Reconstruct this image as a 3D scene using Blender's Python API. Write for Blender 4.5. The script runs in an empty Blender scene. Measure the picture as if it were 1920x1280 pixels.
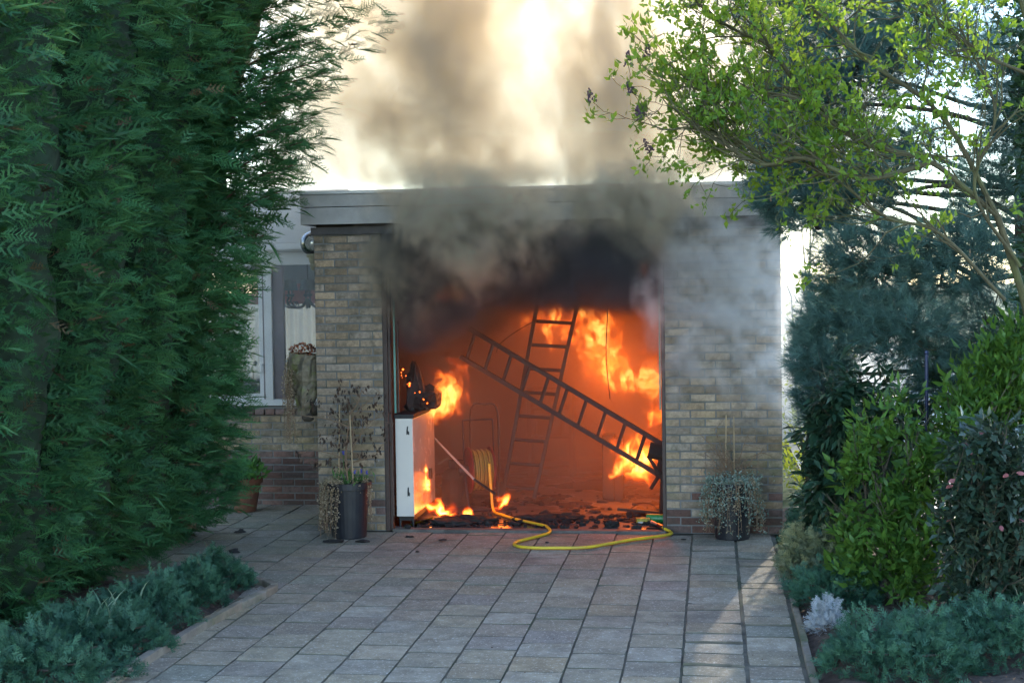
import bpy, bmesh, math, random
import numpy as np
from mathutils import Vector, Matrix, Euler, Quaternion

# ------------------------------------------------------------------ camera, world, sun, exposure
SC = bpy.context.scene
COL = SC.collection
rng = np.random.default_rng(11)
random.seed(11)
PI = math.pi
R = math.radians

def make_camera():
    cd = bpy.data.cameras.new('camera'); co = bpy.data.objects.new('camera', cd); COL.objects.link(co)
    yaw, pitch, roll = R(7.92), R(2.15), R(-0.86)
    fwd = Vector((-math.sin(yaw)*math.cos(pitch), math.cos(yaw)*math.cos(pitch), -math.sin(pitch)))
    rt = Vector((math.cos(yaw), math.sin(yaw), 0)); up = rt.cross(fwd)
    c, s = math.cos(roll), math.sin(roll)
    r2 = rt*c + up*s; u2 = up*c - rt*s
    m = Matrix((r2, u2, -fwd)).transposed().to_4x4(); m.translation = (2.66, -11.75, 2.02)
    co.matrix_world = m
    cd.lens = 50.76; cd.sensor_width = 36; cd.clip_start = .1; cd.clip_end = 3000
    cd.dof.use_dof = True; cd.dof.focus_distance = 11.8; cd.dof.aperture_fstop = 9
    SC.camera = co
make_camera()

SUN_EL, SUN_AZ = 31.0, 10.0          # azimuth in degrees from +Y towards +X
w = bpy.data.worlds.new('World'); SC.world = w; w.use_nodes = True
nt = w.node_tree; nt.nodes.clear()
sky = nt.nodes.new('ShaderNodeTexSky'); sky.sky_type = 'NISHITA'; sky.sun_disc = False
sky.sun_elevation = R(SUN_EL); sky.sun_rotation = R(SUN_AZ)
sky.air_density = 1.0; sky.dust_density = 0.0; sky.ozone_density = 1.0
bg = nt.nodes.new('ShaderNodeBackground'); bg.inputs['Strength'].default_value = 0.15
wo = nt.nodes.new('ShaderNodeOutputWorld')
nt.links.new(sky.outputs[0], bg.inputs[0]); nt.links.new(bg.outputs[0], wo.inputs[0])
sl = bpy.data.lights.new('sun', 'SUN'); sl.energy = 2.6; sl.angle = R(0.53); sl.color = (1, .93, .82)
so = bpy.data.objects.new('sun', sl); COL.objects.link(so)
so.rotation_euler = Vector((-math.sin(R(SUN_AZ))*math.cos(R(SUN_EL)), -math.cos(R(SUN_AZ))*math.cos(R(SUN_EL)), -math.sin(R(SUN_EL)))).to_track_quat('-Z', 'Y').to_euler()
SC.view_settings.view_transform = 'Standard'; SC.view_settings.look = 'None'
SC.view_settings.gamma = 1; SC.view_settings.use_curve_mapping = False
SC.view_settings.exposure = 2.3
SC.render.engine = 'CYCLES'
cy = SC.cycles
cy.max_bounces = 8; cy.diffuse_bounces = 3; cy.glossy_bounces = 3; cy.transmission_bounces = 6
cy.transparent_max_bounces = 12; cy.volume_bounces = 2
cy.volume_step_rate = 1.8; cy.volume_max_steps = 256
cy.sample_clamp_indirect = 6
cy.use_denoising = True; cy.denoising_input_passes = 'RGB_ALBEDO_NORMAL'; cy.denoising_prefilter = 'ACCURATE'

# ------------------------------------------------------------------ tagging helpers
def tag(o, label=None, cat=None, group=None, kind=None):
    if label: o['label'] = label
    if cat: o['category'] = cat
    if group: o['group'] = group
    if kind: o['kind'] = kind
    return o

def thing(name, label, cat, loc=(0, 0, 0), rz=0, group=None):
    o = bpy.data.objects.new(name, None); COL.objects.link(o)
    o.location = loc; o.rotation_euler = (0, 0, rz)
    return tag(o, label, cat, group)

def link(name, me, mat=None, parent=None, loc=(0, 0, 0), rot=(0, 0, 0), scale=(1, 1, 1)):
    o = bpy.data.objects.new(name, me); COL.objects.link(o)
    if mat is not None and not me.materials: me.materials.append(mat)
    o.location = loc; o.rotation_euler = rot; o.scale = scale
    if parent is not None: o.parent = parent
    return o

# ------------------------------------------------------------------ mesh helpers
class MB:
    """collects shapes, then links them as one mesh object"""
    def __init__(s): s.bm = bmesh.new()
    def box(s, x0, x1, y0, y1, z0, z1, M=None, bev=0):
        r = bmesh.ops.create_cube(s.bm, size=1)
        vs = r['verts']
        bmesh.ops.scale(s.bm, vec=(x1-x0, y1-y0, z1-z0), verts=vs)
        bmesh.ops.translate(s.bm, vec=((x0+x1)/2, (y0+y1)/2, (z0+z1)/2), verts=vs)
        if bev:
            es = list({e for v in vs for e in v.link_edges})
            rr = bmesh.ops.bevel(s.bm, geom=es, offset=bev, segments=2, affect='EDGES', profile=.5)
            vs = list({v for f in rr['faces'] for v in f.verts} | {v for v in vs if v.is_valid})
        if M is not None: bmesh.ops.transform(s.bm, matrix=M, verts=vs)
        return s
    def cyl(s, a, b, r, r2=None, seg=12, caps=True):
        a, b = Vector(a), Vector(b); d = b-a
        M = Matrix.Translation((a+b)/2) @ d.to_track_quat('Z', 'Y').to_matrix().to_4x4()
        bmesh.ops.create_cone(s.bm, cap_ends=caps, segments=seg, radius1=r, radius2=r if r2 is None else r2, depth=d.length, matrix=M)
        return s
    def tube(s, pts, rad, seg=8):
        pts = [Vector(p) for p in pts]; n = len(pts)
        rad = list(rad) if hasattr(rad, '__len__') else [rad]*n
        prev = None; ring0 = None
        up = Vector((0.03, 0.02, 1))
        for i, p in enumerate(pts):
            t = (pts[min(i+1, n-1)]-pts[max(i-1, 0)]).normalized()
            if prev is None:
                side = t.cross(up)
                if side.length < .05: side = t.cross(Vector((1, 0, 0)))
                side.normalize()
            else:
                side = (side - t*side.dot(t)).normalized()
            b = t.cross(side)
            ring = [s.bm.verts.new(p + (side*math.cos(2*PI*k/seg)+b*math.sin(2*PI*k/seg))*rad[i]) for k in range(seg)]
            if prev:
                for k in range(seg): s.bm.faces.new((prev[k], prev[(k+1) % seg], ring[(k+1) % seg], ring[k]))
            else: ring0 = ring
            prev = ring
        if seg > 2:
            s.bm.faces.new(ring0[::-1]); s.bm.faces.new(prev)
        return s
    def ball(s, c, r, sub=2, sc=(1, 1, 1), jit=0):
        rr = bmesh.ops.create_icosphere(s.bm, subdivisions=sub, radius=r)
        for v in rr['verts']:
            if jit: v.co *= 1+random.uniform(-jit, jit)
            v.co = Vector((v.co.x*sc[0], v.co.y*sc[1], v.co.z*sc[2])) + Vector(c)
        return s
    def lathe(s, prof, c=(0, 0, 0), seg=24):
        c = Vector(c); prev = None
        for r, z in prof:
            ring = [s.bm.verts.new(c+Vector((r*math.cos(2*PI*k/seg), r*math.sin(2*PI*k/seg), z))) for k in range(seg)]
            if prev:
                for k in range(seg): s.bm.faces.new((prev[k], prev[(k+1) % seg], ring[(k+1) % seg], ring[k]))
            prev = ring
        return s
    def build(s, name, mat, parent=None, smooth=False, loc=(0, 0, 0), rot=(0, 0, 0)):
        me = bpy.data.meshes.new(name)
        bmesh.ops.recalc_face_normals(s.bm, faces=s.bm.faces[:])
        s.bm.to_mesh(me); s.bm.free()
        if smooth: me.shade_smooth()
        return link(name, me, mat, parent, loc, rot)

def spline(pts, n=12):
    """Catmull-Rom through pts"""
    P = [Vector(p) for p in pts]; P = [P[0]*2-P[1]] + P + [P[-1]*2-P[-2]]
    out = []
    for i in range(1, len(P)-2):
        for k in range(n):
            t = k/n
            a, b, c, d = P[i-1], P[i], P[i+1], P[i+2]
            out.append(.5*((2*b)+(c-a)*t+(2*a-5*b+4*c-d)*t*t+(3*b-a-3*c+d)*t**3))
    out.append(P[-2]); return out

def np_mesh(name, V, F, tint=None, smooth=False):
    """V (n,3), F (m,k) constant k"""
    V = np.ascontiguousarray(V, dtype=np.float32); F = np.ascontiguousarray(F, dtype=np.int32)
    me = bpy.data.meshes.new(name); k = F.shape[1]
    me.vertices.add(len(V)); me.vertices.foreach_set('co', V.ravel())
    me.loops.add(F.size); me.loops.foreach_set('vertex_index', F.ravel())
    me.polygons.add(len(F)); me.polygons.foreach_set('loop_start', np.arange(0, F.size, k, dtype=np.int32))
    me.update(calc_edges=True)
    if tint is not None:
        a = me.attributes.new('tint', 'FLOAT', 'POINT'); a.data.foreach_set('value', np.ascontiguousarray(tint, dtype=np.float32))
    if smooth: me.shade_smooth()
    return me

def frames(axis, roll):
    """rotation matrices (N,3,3) whose columns are side, axis, normal; AXIS (N,3) unit, ROLL (N,) about it"""
    axis = axis/np.maximum(np.linalg.norm(axis, axis=1, keepdims=True), 1e-9)
    ref = np.tile(np.array([[0, 0, 1.]]), (len(axis), 1)); ref[np.abs(axis[:, 2]) > .95] = [1, 0, 0]
    s = np.cross(axis, ref); s /= np.linalg.norm(s, axis=1, keepdims=True)
    n = np.cross(s, axis)
    c, q = np.cos(roll)[:, None], np.sin(roll)[:, None]
    s2 = s*c+n*q; n2 = n*c-s*q
    return np.stack([s2, axis, n2], axis=2)

def scatter(name, tmpl, M, loc, scale, tint, mat, parent=None, vjit=0.0, kind='stuff'):
    """join copies of the template (V,F) at the frames M"""
    tv, tf = tmpl; N = len(loc)
    scale = np.broadcast_to(np.asarray(scale, dtype=float), (N,))
    V = np.einsum('nij,kj->nki', M*scale[:, None, None], tv)+loc[:, None, :]
    if vjit: V += rng.normal(0, vjit, V.shape)
    F = tf[None]+(np.arange(N)*len(tv))[:, None, None]
    me = np_mesh(name, V.reshape(-1, 3), F.reshape(-1, tf.shape[1]), np.repeat(tint, len(tv)))
    o = link(name, me, mat, parent)
    if kind: o['kind'] = kind
    return o

def rdir(n):
    v = rng.normal(size=(n, 3)); return v/np.linalg.norm(v, axis=1, keepdims=True)

_perm = rng.random((32, 32, 32))
def vnoise(P):
    """smooth value noise 0..1, period 32"""
    i = np.floor(P).astype(int); f = P-i; f = f*f*(3-2*f)
    out = 0
    for a in (0, 1):
        for b in (0, 1):
            for c in (0, 1):
                wgt = (f[:, 0] if a else 1-f[:, 0])*(f[:, 1] if b else 1-f[:, 1])*(f[:, 2] if c else 1-f[:, 2])
                out = out+wgt*_perm[(i[:, 0]+a) % 32, (i[:, 1]+b) % 32, (i[:, 2]+c) % 32]
    return out

# ------------------------------------------------------------------ materials
def rgb(r, g, b): return (r, g, b, 1)
class NT:
    def __init__(s, tree): s.t = tree
    def n(s, typ, **kw):
        nd = s.t.nodes.new(typ)
        for k, v in kw.items():
            if k.startswith('_'): setattr(nd, k[1:], v)
        return nd
    def l(s, a, b): s.t.links.new(a, b)

def new_mat(name):
    m = bpy.data.materials.new(name); m.use_nodes = True
    m.node_tree.nodes.clear(); return m, NT(m.node_tree)

def mix(N, fac, a, b, mode='MIX'):
    nd = N.n('ShaderNodeMix', _data_type='RGBA', _blend_type=mode)
    for sock, v in ((nd.inputs[0], fac), (nd.inputs[6], a), (nd.inputs[7], b)):
        if isinstance(v, (int, float)): sock.default_value = v
        elif isinstance(v, tuple): sock.default_value = v if len(v) == 4 else (*v, 1)
        else: N.l(v, sock)
    return nd.outputs[2]

def noise(N, scale, detail=4, rough=.6, vec=None, out=0, dist=0):
    nd = N.n('ShaderNodeTexNoise'); nd.inputs['Scale'].default_value = scale; nd.inputs['Detail'].default_value = detail
    nd.inputs['Roughness'].default_value = rough; nd.inputs['Distortion'].default_value = dist
    if vec is not None: N.l(vec, nd.inputs['Vector'])
    return nd.outputs[out]

def ramp(N, val, stops):
    nd = N.n('ShaderNodeValToRGB'); cr = nd.color_ramp
    while len(cr.elements) < len(stops): cr.elements.new(.5)
    for e, (p, c) in zip(cr.elements, stops):
        e.position = p; e.color = (c, c, c, 1) if isinstance(c, (int, float)) else (*c[:3], 1)
    N.l(val, nd.inputs[0]); return nd.outputs[0]

def math_(N, op, a, b=0., c=0.):
    nd = N.n('ShaderNodeMath', _operation=op)
    for i, v in enumerate((a, b, c)):
        if isinstance(v, (int, float)): nd.inputs[i].default_value = v
        else: N.l(v, nd.inputs[i])
    return nd.outputs[0]

def surf(name, base, rough=.7, var=.25, nscale=6, bump=.3, bscale=60, bdist=.004, metal=0, spec=.5, rnd=0.0, dirt=None, dirt_scale=3, extra=None, coat=0):
    """a general worn surface: noise-varied colour, per-object random value, dirt patches, bump"""
    m, N = new_mat(name)
    out = N.n('ShaderNodeOutputMaterial'); p = N.n('ShaderNodeBsdfPrincipled'); N.l(p.outputs[0], out.inputs[0])
    geo = N.n('ShaderNodeNewGeometry'); pos = geo.outputs['Position']
    nz = noise(N, nscale, 5, .65, pos)
    dark = tuple(c*(1-var) for c in base); lite = tuple(min(1, c*(1+var)) for c in base)
    col = mix(N, ramp(N, nz, [(.3, 0.), (.7, 1.)]), dark, lite)
    if rnd:
        oi = N.n('ShaderNodeObjectInfo')
        hs = N.n('ShaderNodeHueSaturation')
        N.l(math_(N, 'MULTIPLY_ADD', oi.outputs['Random'], 2*rnd, 1-rnd), hs.inputs['Value']); N.l(col, hs.inputs['Color'])
        r2 = math_(N, 'FRACT', math_(N, 'MULTIPLY', oi.outputs['Random'], 37.7))
        N.l(math_(N, 'MULTIPLY_ADD', r2, .4, .7), hs.inputs['Saturation'])
        col = hs.outputs[0]
    if dirt:
        dn = noise(N, dirt_scale, 6, .7, pos)
        col = mix(N, ramp(N, dn, [(.48, 0.), (.66, 1.)]), col, dirt)
    if extra: col = extra(N, col, pos)
    N.l(col, p.inputs['Base Color'])
    p.inputs['Metallic'].default_value = metal
    rr = noise(N, nscale*2.3, 4, .6, pos)
    N.l(math_(N, 'MULTIPLY_ADD', rr, .3, rough-.15), p.inputs['Roughness'])
    p.inputs['Specular IOR Level'].default_value = spec
    p.inputs['Coat Weight'].default_value = coat
    if bump:
        b = N.n('ShaderNodeBump'); b.inputs['Strength'].default_value = bump; b.inputs['Distance'].default_value = bdist
        N.l(noise(N, bscale, 6, .7, pos), b.inputs['Height']); N.l(b.outputs[0], p.inputs['Normal'])
    return m

def leaf_mat(name, ca, cb, trans=.35, rough=.5, tcol=None, spec=.4, patch=None):
    """leaf: colour between ca and cb by per-leaf tint, light passes through"""
    m, N = new_mat(name)
    out = N.n('ShaderNodeOutputMaterial')
    at = N.n('ShaderNodeAttribute'); at.attribute_name = 'tint'
    oi = N.n('ShaderNodeObjectInfo')
    geo = N.n('ShaderNodeNewGeometry')
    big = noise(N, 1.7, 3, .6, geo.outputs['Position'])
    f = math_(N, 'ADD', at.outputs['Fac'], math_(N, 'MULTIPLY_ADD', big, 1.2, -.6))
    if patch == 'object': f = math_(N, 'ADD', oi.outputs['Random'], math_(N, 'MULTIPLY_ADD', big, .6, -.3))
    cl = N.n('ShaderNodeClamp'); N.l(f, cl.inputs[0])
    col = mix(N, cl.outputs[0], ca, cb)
    p = N.n('ShaderNodeBsdfPrincipled'); N.l(col, p.inputs['Base Color']); p.inputs['Roughness'].default_value = rough
    p.inputs['Specular IOR Level'].default_value = spec
    t = N.n('ShaderNodeBsdfTranslucent')
    if tcol: N.l(mix(N, .6, col, tcol), t.inputs[0])
    else: N.l(col, t.inputs[0])
    ms = N.n('ShaderNodeMixShader'); ms.inputs[0].default_value = trans
    N.l(p.outputs[0], ms.inputs[1]); N.l(t.outputs[0], ms.inputs[2]); N.l(ms.outputs[0], out.inputs[0])
    return m
# ------------------------------------------------------------------ brick helpers
def brick_mesh(lx, lz, ly=.05, seed=0):
    """one worn brick, front face towards -Y at y=0, slightly lumpy outline"""
    r = random.Random(seed); bm = bmesh.new(); nx, nz = 5, 3
    front = {}
    e = .0035
    for i in range(nx):
        for k in range(nz):
            x = lx*(i/(nx-1)-.5); z = lz*(k/(nz-1)-.5)
            edge = i in (0, nx-1) or k in (0, nz-1)
            front[i, k] = bm.verts.new((x*(1-2*e/lx)+r.uniform(-.0012, .0012), r.uniform(-.0018, .0012)+(.0022 if edge else 0), z*(1-2*e/lz)+r.uniform(-.0018, .0018)))
    for i in range(nx-1):
        for k in range(nz-1):
            bm.faces.new((front[i, k], front[i+1, k], front[i+1, k+1], front[i, k+1]))
    loop = [(i, 0) for i in range(nx)]+[(nx-1, k) for k in range(1, nz)]+[(i, nz-1) for i in range(nx-2, -1, -1)]+[(0, k) for k in range(nz-2, 0, -1)]
    mid, back = [], []
    for (i, k) in loop:
        x = lx*(i/(nx-1)-.5); z = lz*(k/(nz-1)-.5)
        mid.append(bm.verts.new((x, .007, z))); 
        back.append(bm.verts.new((x, ly, z)))
    n = len(loop)
    for j in range(n):
        a = front[loop[j]]; b = front[loop[(j+1) % n]]
        bm.faces.new((b, a, mid[j], mid[(j+1) % n])); bm.faces.new((mid[(j+1) % n], mid[j], back[j], back[(j+1) % n]))
    me = bpy.data.meshes.new('brick'); bm.to_mesh(me); bm.free(); return me

_bcache = {}
def get_brick(lx, mat, lz=.055, ly=.05):
    key = (round(lx, 3), mat.name, lz, random.randrange(4))
    if key not in _bcache:
        me = brick_mesh(lx, lz, ly, seed=hash(key[0])+key[3]); me.materials.append(mat); _bcache[key] = me
    return _bcache[key]

def lay_bricks(parent, width, courses, patterns, x0, z0, y, mats, pitch=.0667, joint=.010, rz=0.0, skip=None, lz=.055):
    """courses of bricks proud of the mortar wall; the wall face runs along local x (rz turns it)"""
    rot = Matrix.Rotation(rz, 3, 'Z')
    for c in range(courses):
        x = 0; pat = patterns[c % len(patterns)]; i = 0
        while x < width-.02:
            L = min(pat[min(i, len(pat)-1)], width-x)
            if width-x-L < .04: L = width-x
            me = get_brick(max(.02, L-joint), mats(c), lz)
            lp = rot @ Vector((x+L/2, random.uniform(-.0025, .0015), 0))
            z = z0+pitch*(c+.5)
            if skip is None or not skip(x0+lp.x, z):
                link('brick', me, None, parent, (x0+lp.x, y+lp.y, z+random.uniform(-.0015, .0015)), (random.uniform(-.004, .004), random.uniform(-.006, .006), rz+random.uniform(-.005, .005)))
            x += L; i += 1

def moss(N, col, pos):
    """green growth near the ground and damp streaks: stays put on the wall"""
    s = N.n('ShaderNodeSeparateXYZ'); N.l(pos, s.inputs[0])
    nz = noise(N, 2.2, 6, .7, pos)
    h = math_(N, 'SUBTRACT', 1.5, s.outputs[2])
    f = math_(N, 'MULTIPLY', ramp(N, math_(N, 'MULTIPLY', h, .7), [(0., 0.), (1., 1.)]), ramp(N, nz, [(.42, 0.), (.62, 1.)]))
    col = mix(N, math_(N, 'MULTIPLY', f, .55), col, (.14, .15, .045))
    # soot licked onto the brick beside the door head
    ex = math_(N, 'MINIMUM', math_(N, 'ABSOLUTE', s.outputs[0]), math_(N, 'ABSOLUTE', math_(N, 'SUBTRACT', s.outputs[0], 2.27)))
    so_ = math_(N, 'ADD', math_(N, 'MULTIPLY', math_(N, 'SUBTRACT', s.outputs[2], 1.5), .9), math_(N, 'MULTIPLY', ex, -2.2))
    so_ = math_(N, 'ADD', so_, math_(N, 'MULTIPLY_ADD', noise(N, 5, 5, .7, pos), 1.2, -.6))
    col = mix(N, math_(N, 'MULTIPLY', ramp(N, so_, [(.1, 0.), (.9, 1.)]), .8), col, (.03, .028, .028))
    sp = noise(N, 45, 3, .8, pos)
    col = mix(N, ramp(N, sp, [(.66, 0.), (.72, .6)]), col, (.55, .53, .48))
    return col

M_brick = surf('buff_brick', (.29, .212, .142), .85, .3, 30, .6, 90, .004, rnd=.35, dirt=(.10, .085, .06), dirt_scale=4, extra=moss)
M_redbrick = surf('red_brick', (.13, .070, .055), .85, .3, 30, .6, 90, .004, rnd=.35, dirt=(.06, .045, .035), dirt_scale=4)
M_mortar = surf('mortar', (.17, .17, .165), .95, .25, 12, .8, 120, .004, dirt=(.09, .09, .07))
M_joint = surf('joint_sand', (.13, .118, .092), .95, .5, 8, .8, 120, .006, dirt=(.07, .08, .045), dirt_scale=2)
M_fascia = surf('fascia_paint', (.30, .285, .27), .6, .18, 3, .15, 40, .002, dirt=(.22, .21, .2), dirt_scale=2)
M_trim = surf('roof_trim', (.5, .5, .5), .45, .1, 5, .1, 60, .002, metal=.3)
M_brown = surf('brown_frame', (.045, .025, .02), .55, .3, 15, .2, 80, .002)
M_soot = surf('sooty_plaster', (.035, .03, .028), .95, .5, 3, .5, 30, .01, dirt=(.012, .011, .011))
M_sootwood = surf('charred_wood', (.018, .016, .016), .8, .5, 12, .8, 60, .01, rnd=.3)
M_roof = surf('roof_felt', (.06, .06, .06), .95)

# ------------------------------------------------------------------ ground, drive, beds
def plane(name, x0, x1, y0, y1, z, mat, n=1):
    xs = np.linspace(x0, x1, n+1); ys = np.linspace(y0, y1, n+1)
    X, Y = np.meshgrid(xs, ys); V = np.stack([X.ravel(), Y.ravel(), np.full(X.size, z)], 1)
    F = [[j*(n+1)+i, j*(n+1)+i+1, (j+1)*(n+1)+i+1, (j+1)*(n+1)+i] for j in range(n) for i in range(n)]
    return link(name, np_mesh(name, V, np.array(F)), mat)

M_grass = surf('lawn', (.05, .075, .02), .95, .5, 6, .6, 80, .02)
tag(plane('ground', -800, 800, -800, 800, -.05, M_grass), kind='structure')
M_soil = surf('bed_soil', (.055, .036, .026), .95, .5, 25, 1.0, 60, .02, dirt=(.12, .08, .055), dirt_scale=14)
M_patio = surf('pale_patio', (.55, .52, .47), .85, .15, 3, .2)
tag(plane('patio', 3.6, 14, 1.5, 16, -.03, M_patio), kind='structure')

def bed(name, x0, x1, y0, y1):
    nx, ny = 30, 90
    xs = np.linspace(x0, x1, nx); ys = np.linspace(y0, y1, ny); X, Y = np.meshgrid(xs, ys)
    P = np.stack([X.ravel(), Y.ravel(), X.ravel()*0], 1)
    Z = .03+.04*vnoise(P*5+3)+.03*vnoise(P*17)-.03
    edge = np.minimum.reduce([X.ravel()-x0, x1-X.ravel(), Y.ravel()-y0, y1-Y.ravel()])
    Z = np.where(edge < .06, -.02, Z)
    P[:, 2] = Z
    F = [[j*nx+i, j*nx+i+1, (j+1)*nx+i+1, (j+1)*nx+i] for j in range(ny-1) for i in range(nx-1)]
    return tag(link(name, np_mesh(name, P, np.array(F), smooth=True), M_soil), kind='structure')
bed('soil_bed', -3.2, -.44, -9, -2.2)
bed('soil_bed', 3.16, 7.5, -9, 1.4)

def aggregate(N, col, pos):
    sp = noise(N, 48, 2, .9, pos)
    col = mix(N, ramp(N, sp, [(.58, 0.), (.65, .8)]), col, (.55, .52, .46))
    st_ = noise(N, 1.6, 6, .75, math_vec(N, pos, (2, 9, 0)))
    col = mix(N, ramp(N, st_, [(.50, 0.), (.66, .5)]), col, (.11, .10, .085))
    sp2 = noise(N, 42, 3, .9, math_vec(N, pos, (7, 3, 1)))
    col = mix(N, ramp(N, sp2, [(.64, 0.), (.70, .6)]), col, (.03, .03, .03))
    s = N.n('ShaderNodeSeparateXYZ'); N.l(pos, s.inputs[0])
    n = noise(N, 1.1, 4, .6, pos)
    g = math_(N, 'MULTIPLY', ramp(N, math_(N, 'MULTIPLY_ADD', s.outputs[0], -.5, .1), [(0, 0.), (.5, 1.)]), ramp(N, n, [(.4, 0.), (.6, 1.)]))
    return mix(N, math_(N, 'MULTIPLY', g, .35), col, (.10, .105, .05))
def math_vec(N, v, off):
    nd = N.n('ShaderNodeVectorMath', _operation='ADD'); N.l(v, nd.inputs[0]); nd.inputs[1].default_value = off; return nd.outputs[0]

def slab_mat(name, c): return surf(name, c, .8, .28, 9, 1.0, 110, .005, rnd=.13, dirt=tuple(x*.72 for x in c), dirt_scale=5, extra=aggregate)
M_slabs = [slab_mat('concrete_slab', (.275, .232, .165)), slab_mat('concrete_slab_b', (.31, .262, .185)),
           slab_mat('purple_slab', (.26, .215, .165)), slab_mat('green_slab', (.235, .225, .165)), slab_mat('tan_slab', (.31, .245, .16))]

def slab_mesh(lx, ly, seed):
    r = random.Random(seed); bm = bmesh.new(); nx = ny = 4; b = .0025
    top = {}
    for i in range(nx+1):
        for j in range(ny+1):
            x = lx*(i/nx-.5); y = ly*(j/ny-.5)
            ex = i in (0, nx); ey = j in (0, ny)
            x *= 1-2*(b/lx if ex else 0); y *= 1-2*(b/ly if ey else 0)
            z = r.uniform(-.0007, .0007)
            if ex or ey:
                x += r.uniform(-.0018, .0018)*(1 if ex else 0); y += r.uniform(-.0018, .0018)*(1 if ey else 0)
            if ex and ey and r.random() < .22: x *= .965; y *= .965; z -= .003
            top[i, j] = bm.verts.new((x, y, z))
    for i in range(nx):
        for j in range(ny): bm.faces.new((top[i, j], top[i+1, j], top[i+1, j+1], top[i, j+1]))
    loop = [(i, 0) for i in range(nx+1)]+[(nx, j) for j in range(1, ny+1)]+[(i, ny) for i in range(nx-1, -1, -1)]+[(0, j) for j in range(ny-1, 0, -1)]
    low = [bm.verts.new((lx*(i/nx-.5), ly*(j/ny-.5), -.007)) for i, j in loop]
    bot = [bm.verts.new((lx*(i/nx-.5), ly*(j/ny-.5), -.04)) for i, j in loop]
    n = len(loop)
    for k in range(n):
        a, c = top[loop[k]], top[loop[(k+1) % n]]
        for f in (bm.faces.new((c, a, low[k], low[(k+1) % n])), bm.faces.new((low[(k+1) % n], low[k], bot[k], bot[(k+1) % n]))): f.material_index = 1
    me = bpy.data.meshes.new('paving_slab'); bm.to_mesh(me); bm.free(); return me

drive = tag(plane('driveway', -2.9, 3.14, -5.7, 2.2, -.009, M_joint), kind='structure')
# the drive behind the camera: same slabs as a brick-patterned sheet
m, N = new_mat('far_slabs')
o_ = N.n('ShaderNodeOutputMaterial'); p_ = N.n('ShaderNodeBsdfPrincipled'); N.l(p_.outputs[0], o_.inputs[0])
bt = N.n('ShaderNodeTexBrick'); g_ = N.n('ShaderNodeNewGeometry'); N.l(g_.outputs['Position'], bt.inputs['Vector'])
bt.inputs['Color1'].default_value = (.12, .115, .11, 1); bt.inputs['Color2'].default_value = (.15, .135, .125, 1); bt.inputs['Mortar'].default_value = (.04, .04, .035, 1)
bt.inputs['Scale'].default_value = 1; bt.inputs['Brick Width'].default_value = .305; bt.inputs['Row Height'].default_value = .305; bt.inputs['Mortar Size'].default_value = .006
N.l(bt.outputs[0], p_.inputs['Base Color']); p_.inputs['Roughness'].default_value = .85
tag(plane('driveway', -.3, 3.14, -40, -5.701, -.006, m), kind='structure')

_scache = {}
def slab(lx, ly, x, y, tilt=0.0, dz=0.0):
    k = (round(lx, 3), round(ly, 3), random.choices(range(5), (36, 28, 12, 10, 14))[0], random.randrange(3))
    if k not in _scache:
        me = slab_mesh(lx, ly, k[3]*7+k[2]); me.materials.append(M_slabs[k[2]]); me.materials.append(M_joint); _scache[k] = me
    link('paving_slab', _scache[k], None, drive, (x, y, random.uniform(-.0025, .003)+dz), (random.uniform(-.006, .006)*(1+8*tilt), random.uniform(-.005, .005)*(1+5*tilt), random.uniform(-.003, .003)*(1+6*tilt)))

edges = [2.48-.305*k for k in range(10)]
PY = .304
for ci, xe in enumerate(edges):                    # columns right of the bed, joints staggered
    off = [0, .14, .04, .19, .09, .23][ci % 6]
    for r in range(18):
        y = -5.55+off+r*PY
        if y > -.03: break
        y1 = min(y+PY, -.005)
        slab(.305-.008, y1-y-.0105, xe-.1525, (y+y1)/2)
for cx, wdt, off in ((2.65, .34, .11), (2.97, .29, .2)):   # the two uneven columns by the right bed
    y = -5.6+off
    while y < -.03:
        L = random.choice((.2, .3, .3, .25)); y1 = min(y+L, -.005)
        slab(wdt-.014, y1-y-.014, cx, (y+y1)/2, 1.0, random.uniform(-.004, .004)); y = y1
for k in range(6):                                 # left court, between bed, house and garage
    x = -.265-.1525-.305*k; off = (k*.13) % .3
    for r in range(13):
        y = -2.12+off+r*PY
        if y+PY > 1.42 or (x > -.75 and y+PY > .02 and y > -.02+0): 
            if x > -.75: break
            if y > 1.42: break
        y1 = min(y+PY, 1.41) if x < -.75 else min(y+PY, -.005)
        if y1-y < .04: continue
        slab(.297, y1-y-.0105, x, (y+y1)/2, .3)
for r in range(5): slab(.215, .285, -.765, .15+.297*r, .2)

# kerb of the left bed, in pieces
M_kerb = surf('kerb_concrete', (.20, .165, .125), .9, .25, 8, .7, 90, .004, dirt=(.09, .10, .05), rnd=.15)
kerb = MB().box(-.455, -.435, -8, -2.25, -.04, .0).build('kerb', M_joint); tag(kerb, kind='structure')
def kerb_piece(x0, y0, x1, y1, wd=.055, h=.045):
    d = Vector((x1-x0, y1-y0, 0)); L = d.length
    mb = MB().box(-L/2+.003, L/2-.003, -wd/2, wd/2, -.06, h, bev=.006)
    for v in mb.bm.verts: v.co += Vector([random.uniform(-.0015, .0015) for _ in range(3)])
    o = mb.build('kerb_stone', M_kerb, kerb); o.location = ((x0+x1)/2, (y0+y1)/2, 0)
    o.rotation_euler = (random.uniform(-.02, .02), random.uniform(-.012, .012), math.atan2(d.y, d.x))
ky = [-5.6, -4.85, -4.1, -3.4, -2.95, -2.6, -2.4]; kx = [-.455, -.435, -.425, -.385, -.345, -.30, -.285]
for a, b_, c_, d_ in zip(kx, ky, kx[1:], ky[1:]): kerb_piece(a, b_, c_, d_)
kerb_piece(-.29, -2.37, -.40, -2.22); kerb_piece(-.42, -2.2, -.95, -2.1); kerb_piece(-.97, -2.1, -1.9, -2.0)
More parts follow.
